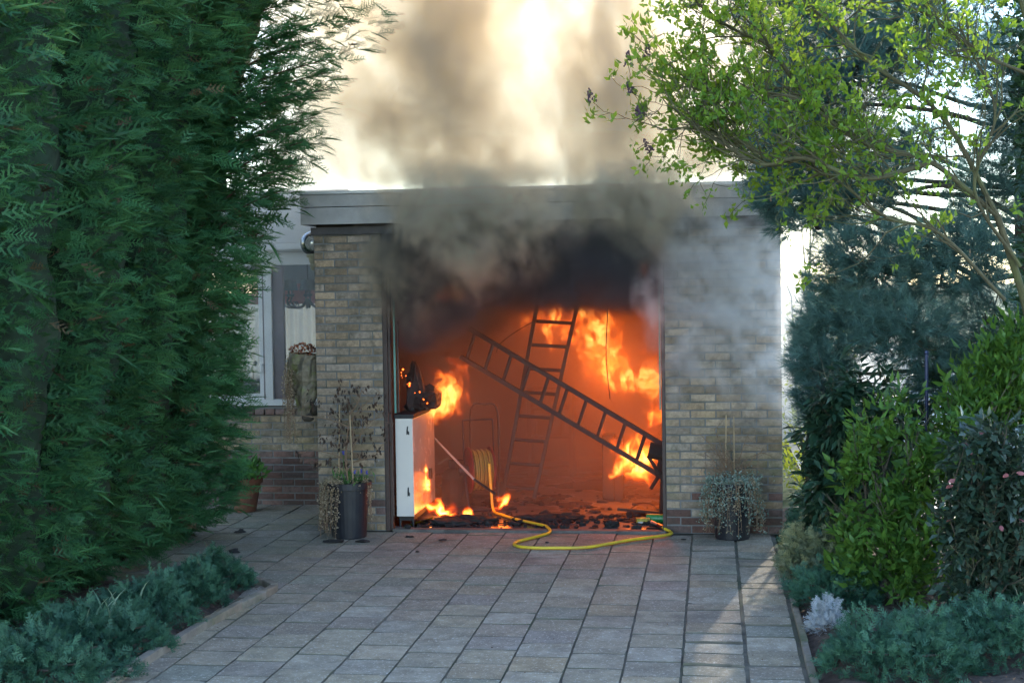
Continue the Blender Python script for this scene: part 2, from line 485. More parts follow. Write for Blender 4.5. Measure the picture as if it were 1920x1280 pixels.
for k in range(5): kerb_piece(3.155, -5.6+k*1.0, 3.15, -4.6+k*1.0, .04, .02)

# ------------------------------------------------------------------ garage
GW = 2.27
garage = thing('garage', 'flat roofed buff brick garage with smoke pouring from its open door', 'garage')
def part(mb, name, mat, **k): return mb.build(name, mat, garage, **k)
lp = part(MB().box(-.636, -.064, .007, .30, 0, 2.52), 'left_pier', M_mortar)
rp = part(MB().box(GW+.004, GW+.936, .007, .30, 0, 2.52), 'right_pier', M_mortar)
cb = [.118, .213, .213, .14]; cb2 = [.185, .205, .215, .14]
gm = lambda c: M_redbrick if c < 5 and random.random() < (.7 if c < 3 else .4) else M_brick
lay_bricks(lp, .58, 37, [[.086, .203, .203, .088], [.178, .203, .199]], -.64, 0, 0, gm, pitch=.0668)
lay_bricks(rp, .94, 37, [[.205], [.118, .205]], GW, 0, 0, gm, pitch=.0668)
# side wall of the left pier towards the house
sw = part(MB().box(-.633, -.5, .3, 5.2, 0, 2.52), 'side_wall', M_mortar)
lay_bricks(sw, 1.1, 37, [[.205], [.118, .205]], -.638, 0, 0, gm, pitch=.0668, rz=0, skip=lambda x, z: True)
for c in range(37):
    y = .10+(.0 if c % 2 else .1)
    while y < 1.35:
        link('brick', get_brick(.195, gm(c)), None, sw, (-.638+random.uniform(-.002, .001), y+.1, .0668*(c+.5)), (0, 0, -PI/2)); y += .205
part(MB().box(GW+.5, GW+.93, .3, 5.2, 0, 2.52), 'side_wall', M_mortar)
part(MB().box(-.636, GW+.936, 5.2, 5.4, 0, 2.52), 'back_wall', M_soot)
part(MB().box(-.49, -.46, .31, 5.19, .02, 2.5), 'inner_wall', M_soot)
part(MB().box(GW+.46, GW+.49, .31, 5.19, .02, 2.5), 'inner_wall', M_soot)
part(MB().box(-.62, GW+.92, .03, 5.38, 2.525, 2.70), 'ceiling', M_soot)
M_head = surf('dark_board', (.05, .045, .045), .7, .4, 6)
part(MB().box(-.062, GW+.003, .03, .09, 2.2, 2.515), 'door_head', M_head)
part(MB().box(-.65, GW+.95, -.035, .02, 2.478, 2.54), 'soffit_board', M_head)
# fascia: two boards with a shadow gap, metal edge trim, roof
part(MB().box(-.71, GW+1.02, -.12, -.09, 2.56, 2.70, bev=.003), 'fascia_board', M_fascia)
part(MB().box(-.71, GW+1.02, -.125, -.095, 2.705, 2.805, bev=.003), 'fascia_board', M_fascia)
part(MB().box(-.71, -.68, -.089, 5.5, 2.56, 2.80, bev=.003), 'fascia_board', M_fascia)
part(MB().box(GW+.99, GW+1.02, -.089, 5.5, 2.56, 2.80, bev=.003), 'fascia_board', M_fascia)
part(MB().box(-.70, GW+1.01, -.088, 5.5, 2.575, 2.60), 'soffit', M_head)
part(MB().box(-.67, GW+.98, -.08, 5.5, 2.715, 2.815), 'roof', M_roof)
part(MB().box(-.72, GW+1.03, -.135, -.082, 2.808, 2.835, bev=.004).box(-.72, -.668, -.08, 5.5, 2.808, 2.835).box(GW+.978, GW+1.03, -.08, 5.5, 2.808, 2.835), 'roof_trim', M_trim)
# door frame: rebated brown posts
part(MB().box(-.060, -.024, .0, .07, 0, 2.2, bev=.003).box(-.022, -.003, .02, .075, 0, 2.2), 'door_frame', M_brown)
part(MB().box(GW-.026, GW+.002, .0, .07, 0, 2.2, bev=.003), 'door_frame', M_brown)
M_greenpole = surf('green_track', (.10, .27, .22), .4, .2, 20)
part(MB().box(.006, .022, .10, .115, .98, 1.95), 'door_track', M_greenpole)
part(MB().box(GW-.046, GW-.034, .08, .095, 1.0, 2.2), 'door_track', M_greenpole)
part(MB().box(.032, .045, .12, .14, .98, 1.75), 'door_spring', M_brown)
M_floor, N = new_mat('garage_floor')
o_ = N.n('ShaderNodeOutputMaterial'); p_ = N.n('ShaderNodeBsdfPrincipled'); N.l(p_.outputs[0], o_.inputs[0]); g_ = N.n('ShaderNodeNewGeometry')
nz = noise(N, 2.2, 5, .6, g_.outputs['Position'])
N.l(mix(N, ramp(N, nz, [(.35, 0.), (.65, 1.)]), (.05, .045, .045), (.11, .10, .10)), p_.inputs['Base Color'])
nn = noise(N, 1.6, 3, .5, math_vec(N, g_.outputs['Position'], (3.1, 1.3, 0)))
N.l(ramp(N, nn, [(.44, .75), (.54, .08)]), p_.inputs['Roughness'])
b_ = N.n('ShaderNodeBump'); b_.inputs['Strength'].default_value = .25; b_.inputs['Distance'].default_value = .004; N.l(noise(N, 25, 5, .6, g_.outputs['Position']), b_.inputs['Height']); N.l(b_.outputs[0], p_.inputs['Normal'])
part(MB().box(-.45, GW+.45, .08, 5.19, -.05, .012), 'floor', M_floor)
M_conc = surf('threshold_concrete', (.13, .115, .10), .85, .3, 10, .5, 80, .004, dirt=(.06, .055, .05))
part(MB().box(.0, GW, -.03, .078, -.05, .02, bev=.006), 'threshold', M_conc)

# ------------------------------------------------------------------ house with the window, left of the garage
house = thing('house', 'house corner with grey framed window over a dark red brick plinth', 'house', (0, 0, 0))
HY = 1.40
def hp(mb, name, mat, **k): return mb.build(name, mat, house, **k)
M_white = surf('grey_white_paint', (.50, .50, .50), .45, .08, 5, .1, 50, .001)
M_purple = surf('plum_frame', (.10, .075, .085), .5, .2, 8)
hw = hp(MB().box(-6, -.645, HY+.007, HY+.25, 0, .93).box(-6, -3.2, HY+.007, HY+.25, .93, 2.42), 'wall', M_mortar)
hm = lambda c: M_redbrick if c < 8 else M_brick
lay_bricks(hw, 1.55, 13, [[.205], [.118, .205]], -2.2, -.02, HY, hm, pitch=.0665)
for k in range(16):     # rowlock sill of bricks on edge
    link('brick', get_brick(.088, M_redbrick), None, hw, (-2.18+.1*k, HY-.03, .885), (R(-14), 0, 0))
wf = hp(MB().box(-3.2, -.66, HY-.03, HY+.10, .94, 1.0, bev=.004).box(-3.2, -.66, HY-.0, HY+.10, 2.26, 2.38, bev=.004)
        .box(-1.515, -1.44, HY-.03, HY+.10, 1.0, 2.26, bev=.003).box(-3.2, -3.12, HY, HY+.1, 1.0, 2.26), 'window_frame', M_white)
sash = MB().box(-3.1, -1.535, HY-.005, HY+.06, 1.0, 1.05).box(-1.575, -1.522, HY-.004, HY+.06, 1.05, 2.2); s_ = sash.build('casement', M_white, wf)
MB().box(-1.438, -1.335, HY-.002, HY+.06, 1.003, 2.257).build('mullion', M_purple, wf)
MB().box(-1.52, -1.517, HY-.032, HY-.028, 1.0, 2.2).box(-1.537, -1.526, HY-.006, HY+.06, 1.0, 2.2).build('seal', M_purple, wf)
MB().cyl((-1.55, HY-.03, 1.33), (-1.55, HY-.005, 1.33), .012).cyl((-1.55, HY-.03, 1.33), (-1.55, HY-.03, 1.24), .009).build('handle', M_white, wf)
mg, N = new_mat('window_glass')
o_ = N.n('ShaderNodeOutputMaterial'); tr = N.n('ShaderNodeBsdfTransparent'); tr.inputs[0].default_value = (.93, .95, .95, 1); gl = N.n('ShaderNodeBsdfGlossy'); gl.inputs['Roughness'].default_value = .02
fr = N.n('ShaderNodeFresnel'); fr.inputs[0].default_value = 1.5; ms = N.n('ShaderNodeMixShader')
N.l(math_(N, 'MULTIPLY_ADD', fr.outputs[0], 1.6, .10), ms.inputs[0]); N.l(tr.outputs[0], ms.inputs[1]); N.l(gl.outputs[0], ms.inputs[2]); N.l(ms.outputs[0], o_.inputs[0])
hp(MB().box(-1.335, -.66, HY+.03, HY+.034, 1.0, 2.26), 'pane', mg); hp(MB().box(-3.1, -1.575, HY+.03, HY+.034, 1.05, 2.2), 'pane', mg)
# fascia and roof of the house
M_hf = surf('pale_fascia', (.42, .42, .42), .6, .08, 3)
hp(MB().box(-6, -.66, HY-.12, HY-.08, 2.40, 2.46, bev=.004), 'fascia_board', M_white)
hp(MB().box(-6, -.66, HY-.10, HY-.06, 2.462, 2.95, bev=.004), 'fascia_board', M_hf)
hp(MB().box(-6, -.66, HY-.055, 5.2, 2.75, 2.93), 'roof', M_roof)
hp(MB().box(-6, -.66, HY-.08, HY+.25, 2.385, 2.45), 'soffit', M_hf)
# room behind the window: side walls, floor, rear window with net curtain, red valance and grey blind
M_room = surf('room_wall', (.5, .47, .43), .8, .1, 3)
hp(MB().box(-6, -.68, 5.0, 5.1, 0, 1.0).box(-6, -3.4, 5.0, 5.1, 1.0, 2.6).box(-3.4, -.68, 5.0, 5.1, 2.3, 2.6), 'rear_wall', M_room)
hp(MB().box(-6, -5.9, HY+.25, 5.0, 0, 2.6), 'room_wall', M_room)
hp(MB().box(-6, -.66, HY+.25, 5.0, -.03, .02), 'floor', M_room)
hp(MB().box(-6, -.66, HY+.25, 5.0, 2.6, 2.65), 'room_ceiling', M_room)
mc, N = new_mat('net_curtain'); o_ = N.n('ShaderNodeOutputMaterial'); t1 = N.n('ShaderNodeBsdfTranslucent'); t1.inputs[0].default_value = (.16, .17, .17, 1)
t2 = N.n('ShaderNodeBsdfTransparent'); ms = N.n('ShaderNodeMixShader'); ms.inputs[0].default_value = .04; N.l(t1.outputs[0], ms.inputs[1]); N.l(t2.outputs[0], ms.inputs[2]); N.l(ms.outputs[0], o_.inputs[0])
V = []; F = []
for i in range(121):
    x = -3.4+2.7*i/120; y = 4.95+.02*math.sin(i*1.3)+.01*math.sin(i*.37)
    V += [(x, y, .7), (x, y, 2.12)]
for i in range(120): F.append([2*i, 2*i+2, 2*i+3, 2*i+1])
link('net_curtain', np_mesh('net_curtain', np.array(V), np.array(F), smooth=True), mc, house)
M_val = surf('red_valance', (.70, .12, .11), .8, .15, 5); M_blind = surf('grey_blind', (.30, .34, .34), .7, .1, 5)
hp(MB().box(-3.4, -.7, 4.80, 4.83, 1.86, 2.10), 'valance', M_val)
for k in range(5): hp(MB().box(-3.4, -.7, 4.84+.012*(k%2), 4.85+.012*(k%2), 2.09+.07*k, 2.175+.07*k), 'blind_slat', M_blind)
# chandelier inside
ch = thing('chandelier', 'dark scrolled chandelier with a fabric shade hanging behind the window', 'chandelier', (-1.55, 3.0, 0))
M_iron = surf('dark_iron', (.03, .03, .035), .5, .3, 10, metal=.5); M_shade = surf('grey_shade', (.12, .14, .15), .8)
MB().cyl((0, 0, 2.6), (0, 0, 1.95), .008).ball((0, 0, 1.9), .03, 1).build('stem', M_iron, ch)
for k in range(8):
    a = 2*PI*k/8+.2; c, s = math.cos(a), math.sin(a)
    arm = MB().tube(spline([(0, 0, 1.93), (c*.08, s*.08, 1.85), (c*.2, s*.2, 1.84), (c*.28, s*.28, 1.9), (c*.26, s*.26, 1.95)], 6), .009, 6)
    arm.tube(spline([(c*.14, s*.14, 1.84), (c*.18, s*.18, 1.9), (c*.22, s*.22, 1.88), (c*.2, s*.2, 1.85)], 5), .006, 5)
    ao = arm.build('arm', M_iron, ch)
    MB().lathe([(.003, 1.95), (.025, 1.96), (.028, 1.98), (.010, 1.985), (.010, 2.02)], (c*.26, s*.26, 0), 10).build('candle_cup', M_iron, ao)
    MB().lathe([(.07, 2.02), (.045, 2.13)], (c*.26, s*.26, 0), 14).build('lamp_shade', M_shade, ao)
# things on the inner window sill
pl = thing('sill_plant', 'small orchid stem in a pot on the window sill inside', 'plant', (-1.70, HY+.16, 1.06))
MB().lathe([(.0, 0), (.03, 0), (.04, .07), (.0, .07)]).build('pot', M_iron, pl)
M_darkgreen = surf('dark_leaf', (.03, .06, .035), .6)
MB().tube(spline([(0, 0, .07), (.01, 0, .15), (.0, 0, .24), (.03, 0, .27)], 6), .004, 5).ball((.03, 0, .27), .022, 1, (1, .5, 1.3)).build('stem', M_darkgreen, pl)
tr_ = thing('wire_basket', 'small dark wire basket on the window sill inside', 'basket', (-1.60, HY+.15, 1.06))
mb = MB()
for k in range(7): mb.box(-.08+.026*k, -.077+.026*k, -.001, .001, 0, .10)
mb.box(-.08, .08, -.0015, .0015, .098, .103).box(-.08, .08, -.0015, .0015, .0, .006).build('frame', M_iron, tr_)
MB().box(-.035, .03, .004, .05, .0, .055, bev=.004).build('box', M_iron, tr_)

# ------------------------------------------------------------------ white garden wall seen in the gap on the right
gwall = thing('garden_wall', 'pale painted garden wall with a white capping behind the garage', 'wall', (0, 0, 0))
M_pw = surf('pale_wall_paint', (.40, .45, .50), .8, .1, 2)
M_cap = surf('white_capping', (.75, .76, .78), .6, .05)
MB().box(2.9, 9, 7.0, 7.15, -.03, 1.15).build('wall', M_pw, gwall)
MB().box(2.88, 9.02, 6.94, 7.2, 1.152, 1.22, bev=.01).build('capping', M_cap, gwall)
# ------------------------------------------------------------------ foliage templates (unit length along +Y, flat in XY, normal +Z)
def frond_template(nside=9, seed=0, barbs=5, droop=.22, ang=38, wdt=.016):
    """flat feathery conifer spray: stem, side shoots, little barbs, each a thin blade of triangles"""
    r = random.Random(seed); V, F = [], []
    def blade(p, d, L, wd, nrm=(0, 0, 1)):
        p = Vector(p); d = Vector(d).normalized(); s = d.cross(Vector(nrm)).normalized()*wd
        i = len(V); V.extend([p-s*.6, p+s*.6, p+d*L]); F.append((i, i+1, i+2))
    for k in range(nside):
        t = .08+.88*k/nside
        base = Vector((r.uniform(-.01, .01), t, -droop*t*t))
        for sd in (-1, 1):
            a = R(ang+r.uniform(-8, 8)); L = (.42*(1-t)**.7+.10)*r.uniform(.75, 1.15)
            d = Vector((sd*math.sin(a), math.cos(a), r.uniform(-.25, .12))); blade(base, d, L, wdt*1.3)
            for b in range(barbs):
                u = .2+.7*b/barbs; q = base+d*(L*u)
                for s2 in (-1, 1):
                    if r.random() < .12: continue
                    a2 = a*sd+s2*R(r.uniform(22, 46)); blade(q, (math.sin(a2), math.cos(a2), r.uniform(-.15, .1)), (L*.33*(1-u*.55)+.02)*r.uniform(.6, 1.35), wdt)
    i = len(V); V.extend([Vector((-wdt, 0, 0)), Vector((wdt, 0, 0)), Vector((0, .5, -droop*.25)), Vector((0, 1.04, -droop))]); F += [(i, i+1, i+2), (i, i+2, i+3)]
    return np.array([tuple(v) for v in V]), np.array(F)

def tuft_template(n=44, seed=0, spread=55, wd=.010, dense=1):
    """pine shoot: needles standing out all round a short stem"""
    r = random.Random(seed); V, F = [], []
    for k in range(n):
        t = .45*k/n; az = r.uniform(0, 2*PI); th = R(r.uniform(.45, 1)*spread*(1.15-t))
        d = Vector((math.cos(az)*math.sin(th), math.cos(th), math.sin(az)*math.sin(th)))
        p = Vector((0, t, 0)); L = r.uniform(.45, .62); s = d.cross(Vector((r.uniform(-1, 1), r.uniform(-1, 1), r.uniform(-1, 1)))).normalized()*wd
        i = len(V); V.extend([p-s, p+s, p+d*L+Vector((0, 0, -.03))]); F.append((i, i+1, i+2))
    return np.array([tuple(v) for v in V]), np.array(F)

def leaf_template(wd=.42, fold=.10, curl=.18, n=4, tip=1.0):
    """one leaf folded along its midrib and curled, quads split to triangles"""
    V, F = [], []
    for k in range(n+1):
        t = k/n; ww = wd*.5*math.sin(PI*min(1, t**.85*tip))**.8 if 0 < t < 1 else 0.004
        z = -curl*t*t; V += [(-ww, t, z+fold*ww*2), (0, t, z), (ww, t, z+fold*ww*2)]
    for k in range(n):
        a = 3*k
        F += [(a, a+1, a+4), (a, a+4, a+3), (a+1, a+2, a+5), (a+1, a+5, a+4)]
    return np.array(V), np.array(F)

def leaf_template_low(wd=.42, curl=.15, fold=.12):
    V = [(0, 0, 0), (-wd/2, .42, fold*wd-curl*.18), (0, .45, -curl*.2), (wd/2, .42, fold*wd-curl*.18), (0, 1, -curl)]
    return np.array(V), np.array([(0, 2, 1), (0, 3, 2), (1, 2, 4), (2, 3, 4)])

def mesh_of(tmpl, name, mat):
    me = np_mesh(name, tmpl[0], tmpl[1], smooth=True); me.materials.append(mat); return me

CAM = np.array((2.66, -11.75, 2.02))
def place_leaves(parent, name, tmpl, tmpl_low, mat, loc, axis, roll, size, n_single=300, tint=None, matstuff=None):
    """the N_SINGLE leaves that show largest become objects; the rest is one mesh"""
    M = frames(axis, roll); N = len(loc)
    dist = np.linalg.norm(loc-CAM, axis=1)
    fac = np.abs(np.einsum('ni,ni->n', M[:, :, 2], (CAM-loc)/dist[:, None]))
    d = loc-CAM; yaw, pit = R(7.92), R(2.15)
    f = np.array([-math.sin(yaw)*math.cos(pit), math.cos(yaw)*math.cos(pit), -math.sin(pit)]); rt = np.array([math.cos(yaw), math.sin(yaw), 0]); up = np.cross(rt, f)
    zz = d@f; inside = (np.abs(d@rt/zz) < .352) & (np.abs(d@up/zz) < .235)
    c = loc.mean(0); front = 1-.9*np.clip(((loc-c)@((c-CAM)/np.linalg.norm(c-CAM)))/.5, -1, 1)
    score = size/dist*(.25+fac)*inside*np.maximum(.05, front)
    order = np.argsort(-score); single = order[:n_single]; rest = order[n_single:]
    me = mesh_of(tmpl, name, mat)
    for i in single:
        o = bpy.data.objects.new(name, me); COL.objects.link(o); o.parent = parent
        o.matrix_local = Matrix.Translation(loc[i].tolist()) @ Matrix(M[i].tolist()).to_4x4() @ Matrix.Scale(float(size[i]), 4)
    if len(rest):
        t = rng.random(len(rest)) if tint is None else tint[rest]
        scatter('foliage', tmpl_low, M[rest], loc[rest], size[rest], t, matstuff or mat, parent)

# branches: recursive wandering growth; returns twig ends (point, direction)
def grow(mb, p, d, L, r, depth, ends, wander=.25, kids=(2, 4), lift=.05, shrink=.62, spread=.7, steps=6, seg=6, minr=.003, allpts=None):
    pts = [Vector(p)]; d = Vector(d).normalized(); rads = [r]
    for k in range(steps):
        d = (d+Vector((random.gauss(0, wander), random.gauss(0, wander), random.gauss(0, wander)+lift))*.55).normalized()
        pts.append(pts[-1]+d*(L/steps)); rads.append(max(minr, r*(1-.5*(k+1)/steps)))
    mb.tube(pts, rads, max(3, seg))
    if allpts is not None: allpts += [(q, d) for q in pts[1:]]
    if depth <= 0: ends.append((pts[-1], d)); return
    for c in range(random.randint(*kids)):
        i = random.randint(2, steps); q = pts[i]
        dd = (d+Vector((random.gauss(0, spread), random.gauss(0, spread), random.gauss(0, spread*.8)))).normalized()
        grow(mb, q, dd, L*shrink*random.uniform(.8, 1.2), max(minr, rads[i]*.62), depth-1, ends, wander, kids, lift, shrink, spread, max(3, steps-1), max(3, seg-1), minr, allpts)
    grow(mb, pts[-1], d, L*shrink, max(minr, rads[-1]*.9), depth-1, ends, wander, kids, lift, shrink, spread, max(3, steps-1), max(3, seg-1), minr, allpts)

M_bark = surf('bark', (.075, .06, .045), .9, .4, 20, .8, 60, .006, dirt=(.10, .11, .06))
M_redbark = surf('reddish_bark', (.085, .04, .03), .9, .4, 12, .9, 40, .01)
M_mossbark = surf('mossy_bark', (.085, .075, .04), .9, .35, 20, .8, 60, .006, dirt=(.11, .12, .045))
M_twig = surf('dry_twig', (.20, .13, .08), .85, .3, 30, .3)
M_cypress = leaf_mat('cypress_spray', (.016, .085, .036), (.075, .24, .085), .28, .55, (.16, .24, .05))
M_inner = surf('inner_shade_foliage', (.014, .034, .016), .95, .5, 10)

# ------------------------------------------------------------------ row of tall cypresses on the left
CY_T = [frond_template(6+s, s, 3, droop=(.32, .2, .45)[s], ang=(46, 38, 52)[s], wdt=.024) for s in range(3)]
CY_F = frond_template(4, 9, 2, droop=.3, ang=48, wdt=.05)
M_cybrown = leaf_mat('dry_cypress_spray', (.06, .04, .022), (.14, .10, .05), .15, .8)
def cypress(cx, cy, wob, n, label, top=5.2, lean=0.0, fine=1.0):
    t = thing('cypress_tree', label, 'tree', (cx, cy, 0), 0, 'row of tall cypress trees along the driveway')
    MB().tube(spline([(0, 0, -.05), (.03, .02, .9), (0, .05, 2.2), (.04, 0, 3.6), (0, 0, top-.3)], 5), [.10]*4+[.09]*6+[.06]*6+[.03]*5, 8).build('trunk', M_redbark, t)
    def rad(th, z):
        # lumpy columnar outline that widens upward on the drive side
        P = np.stack([np.cos(th)*1.1+wob, np.sin(th)*1.1+wob*2, z*1.2], 1)
        lump = vnoise(P*2.2)*.32+vnoise(P*5.5)*.14-.2
        base = .54+(.15 if lean < .1 else .19)*np.clip(z, 0, 1.4)/1.4
        widen = np.clip(z-(1.0 if lean < .1 else 1.9), 0, 9)*(.20+lean)*np.clip(np.cos(th-.1), 0, 1)
        foot = np.clip(.25+z/.35, .3, 1)
        return (base+lump+widen)*foot
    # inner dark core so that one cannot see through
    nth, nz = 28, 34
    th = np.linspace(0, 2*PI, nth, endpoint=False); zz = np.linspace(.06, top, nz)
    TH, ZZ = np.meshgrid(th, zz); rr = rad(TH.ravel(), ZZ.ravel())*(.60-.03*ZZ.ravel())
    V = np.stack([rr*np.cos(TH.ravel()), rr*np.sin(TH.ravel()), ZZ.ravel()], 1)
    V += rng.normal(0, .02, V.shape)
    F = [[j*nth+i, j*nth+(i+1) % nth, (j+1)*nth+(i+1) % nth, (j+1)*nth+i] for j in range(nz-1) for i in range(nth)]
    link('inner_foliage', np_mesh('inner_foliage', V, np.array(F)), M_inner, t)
    th = rng.vonmises(-.75, .85, n); z = .04+(top-.04)*rng.random(n)
    r0 = rad(th, z); dep = 1-np.abs(rng.normal(0, .15, n))
    loc = np.stack([r0*dep*np.cos(th), r0*dep*np.sin(th), z], 1)
    # sprays rise outward and then nod
    out = np.stack([np.cos(th), np.sin(th), np.zeros(n)], 1)
    ax = out*rng.uniform(.6, 1.2, (n, 1))+np.array([[.30, -.05, .22]])+rng.normal(0, .33, (n, 3))
    size = fine*rng.uniform(.08, .18, n)*(1+.25*(dep > .98))
    # bigger plumes grouped by noise, so the surface has clumps
    cl = vnoise(np.stack([loc[:, 0]*3+wob, loc[:, 1]*3, loc[:, 2]*3], 1))
    size *= .75+.6*cl
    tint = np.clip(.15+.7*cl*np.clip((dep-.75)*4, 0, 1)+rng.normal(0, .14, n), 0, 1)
    M = frames(ax, rng.uniform(-1.2, 1.2, n))
    parts = rng.integers(0, 3, n)
    for k in range(3):
        q = parts == k
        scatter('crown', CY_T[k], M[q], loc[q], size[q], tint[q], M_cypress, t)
    # coarser sprays deeper in, a few of them dry and brown
    m = int(n*.42); th = rng.uniform(-2.9, 1.5, m); z = .04+(top-.04)*rng.random(m); r1 = rad(th, z)*rng.uniform(.55, .88, m)
    out = np.stack([np.cos(th), np.sin(th), np.zeros(m)], 1); loc = np.stack([r1*np.cos(th), r1*np.sin(th), z], 1)
    Mf = frames(out+rng.normal(0, .4, (m, 3))+np.array([[.1, 0, .3]]), rng.uniform(-1.5, 1.5, m)); dry = (rng.random(m) < .10)
    sz = rng.uniform(.14, .24, m)
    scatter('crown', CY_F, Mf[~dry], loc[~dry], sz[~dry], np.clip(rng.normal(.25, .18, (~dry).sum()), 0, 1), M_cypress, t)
    scatter('dry_spray', CY_F, Mf[dry], loc[dry]*np.array([[1.06, 1.06, 1]]), sz[dry]*.7, rng.random(dry.sum()), M_cybrown, t)
    return t
def plume(t, pts, n, size=.15, w=.11):
    """a long feathery leading branch that reaches out of the crown"""
    pts = [(a-.36*i/3, b, c) for i, (a, b, c) in enumerate(pts)]; P = spline(pts, 8); o = t.location
    mb = MB(); mb.tube([p-o for p in P], np.linspace(.014, .003, len(P)), 5); mb.build('branch', M_redbark, t)
    P = np.array([tuple(p-o) for p in P]); k = len(P)
    u = rng.random(n)**.8*(k-1.001); i = u.astype(int); f = (u-i)[:, None]
    loc = P[i]*(1-f)+P[i+1]*f; dr = P[i+1]-P[i]; dr /= np.linalg.norm(dr, axis=1, keepdims=True)
    side = rdir(n); side[:, 2] *= .6
    taper = 1-.55*(u/(k-1))
    loc = loc+side*(w*taper*rng.random(n))[:, None]
    ax = dr+side*.75+np.array([[0, 0, .12]])
    scatter('spray', CY_T[n % 3], frames(ax, rng.uniform(-1, 1, n)), loc, size*taper*rng.uniform(.7, 1.2, n), np.clip(rng.normal(.45, .2, n), 0, 1), M_cypress, t)

cyp = []
cyp.append(cypress(-1.82, -4.60, 1.3, 1500, 'nearest cypress of the row, cut off by the left edge, behind the blue junipers', lean=-.03, fine=.85))
cyp.append(cypress(-1.80, -3.52, 4.1, 2900, 'second cypress of the row with a bulging face, at the left edge over the junipers', lean=-.02, fine=.82))
cyp.append(cypress(-1.80, -2.50, 7.7, 2900, 'third cypress of the row, a dark green column in the middle of the hedge', lean=.0, fine=.86))
cyp.append(cypress(-1.80, -1.55, 9.2, 2550, 'fourth cypress of the row with light tips, next to the last one', lean=.02))
cyp.append(cypress(-1.84, -.65, 12.5, 4100, 'last cypress of the row, beside the house window, its feathery top leaning over the drive', lean=.30))
last = cyp[-1]
for (x, y, z, sz) in ((.02, -1.2, 3.98, .17), (.14, -1.3, 3.86, .16), (.24, -1.35, 3.62, .19), (.20, -1.2, 3.74, .14), (.30, -1.4, 3.50, .16), (.12, -1.3, 3.30, .16),
                      (.02, -1.3, 3.12, .17), (-.06, -1.3, 2.95, .15), (-.16, -1.3, 2.76, .13),
                      (-.02, -1.2, 4.2, .18), (.1, -1.3, 4.45, .2), (.0, -1.5, 3.45, .2), (-.1, -1.5, 3.2, .2)):
    plume(last, [(-1.5, y+.35, z-.75), (-1.0, y+.15, z-.35), ((x-1.0)/2-.02, y+.05, z-.12), (x, y, z)], 170, sz, .13)

# ------------------------------------------------------------------ low blue junipers
M_juniper = leaf_mat('juniper_spray', (.020, .075, .044), (.062, .165, .095), .15, .6, patch=None)
M_juniper_y = leaf_mat('golden_juniper_spray', (.06, .11, .07), (.26, .27, .13), .2, .6)
JU = [frond_template(4, 20+s, 2, droop=-.1, ang=42, wdt=.045) for s in range(2)]
def juniper(cx, cy, rx, ry, h, n, label, mat=None, group='low blue junipers edging the drive', s=.068):
    n = int(n*.8)
    t = thing('juniper', label, 'shrub', (cx, cy, 0), 0, group)
    mb = MB()
    for k in range(9):
        a = random.uniform(0, 2*PI)
        mb.tube(spline([(0, 0, 0), (rx*.4*math.cos(a), ry*.4*math.sin(a), h*.35), (rx*.85*math.cos(a), ry*.85*math.sin(a), h*.5)], 4), np.linspace(.012, .004, 9), 5)
    mb.build('stem', M_bark, t)
    th = rng.uniform(0, 2*PI, n); u = np.sqrt(rng.random(n))
    x = u*np.cos(th); y = u*np.sin(th)
    P = np.stack([x*rx*4+cx, y*ry*4+cy, x*0], 1)
    lump = vnoise(P*1.6); lump2 = vnoise(P*4+5)
    edge = 1.08+.9*(vnoise(np.stack([np.cos(th)*2+cx, np.sin(th)*2+cy, th*0], 1))-.5)
    hz = .85*h*np.clip(1.02-u**4, 0, 1)*(.25+.75*lump+.55*lump2)
    dep = rng.random(n)**.5
    loc = np.stack([x*rx*edge, y*ry*edge, .02+hz*dep], 1)
    ax = np.stack([x*1.0, y*1.0, .55+0*x], 1)+rng.normal(0, .6, (n, 3))
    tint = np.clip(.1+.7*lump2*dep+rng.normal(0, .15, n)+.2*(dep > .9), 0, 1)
    M = frames(ax, rng.uniform(-PI, PI, n)); q = rng.random(n) < .5
    sz = s*rng.uniform(.7, 1.35, n)
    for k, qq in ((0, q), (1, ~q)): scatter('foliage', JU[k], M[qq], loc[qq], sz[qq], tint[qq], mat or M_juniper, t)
    th = np.linspace(0, 2*PI, 20, endpoint=False)
    return t
juniper(-.86, -4.75, .40, .42, .30, 2600, 'frontmost juniper of the left bed, at the bottom left corner')
juniper(-.84, -4.05, .36, .42, .27, 2400, 'juniper in the left bed just behind the frontmost one, at the narrow grass blades')
juniper(-.82, -3.38, .33, .40, .25, 2200, 'middle juniper of the left bed, at the foot of the second cypress')
juniper(-.76, -2.78, .30, .33, .22, 1800, 'rounded juniper spilling toward the kerb near its far corner')
juniper(-.72, -2.35, .30, .24, .24, 1500, 'last juniper of the left bed, at the corner of the kerb')
juniper(3.62, -4.15, .36, .36, .33, 2400, 'juniper at the bottom right edge of the drive, beside the silver plant', )
juniper(4.15, -3.80, .40, .36, .32, 2400, 'spreading juniper in the bottom right corner of the picture')
juniper(3.42, -2.55, .26, .36, .30, 1500, 'dark juniper beneath the bright green shrub by the uneven slabs')
juniper(3.38, -1.55, .25, .50, .36, 2000, 'golden tipped juniper beside the drive, at the foot of the laurel', M_juniper_y)
juniper(3.40, -.65, .20, .35, .40, 1200, 'small juniper next to the corner of the right brick pier')

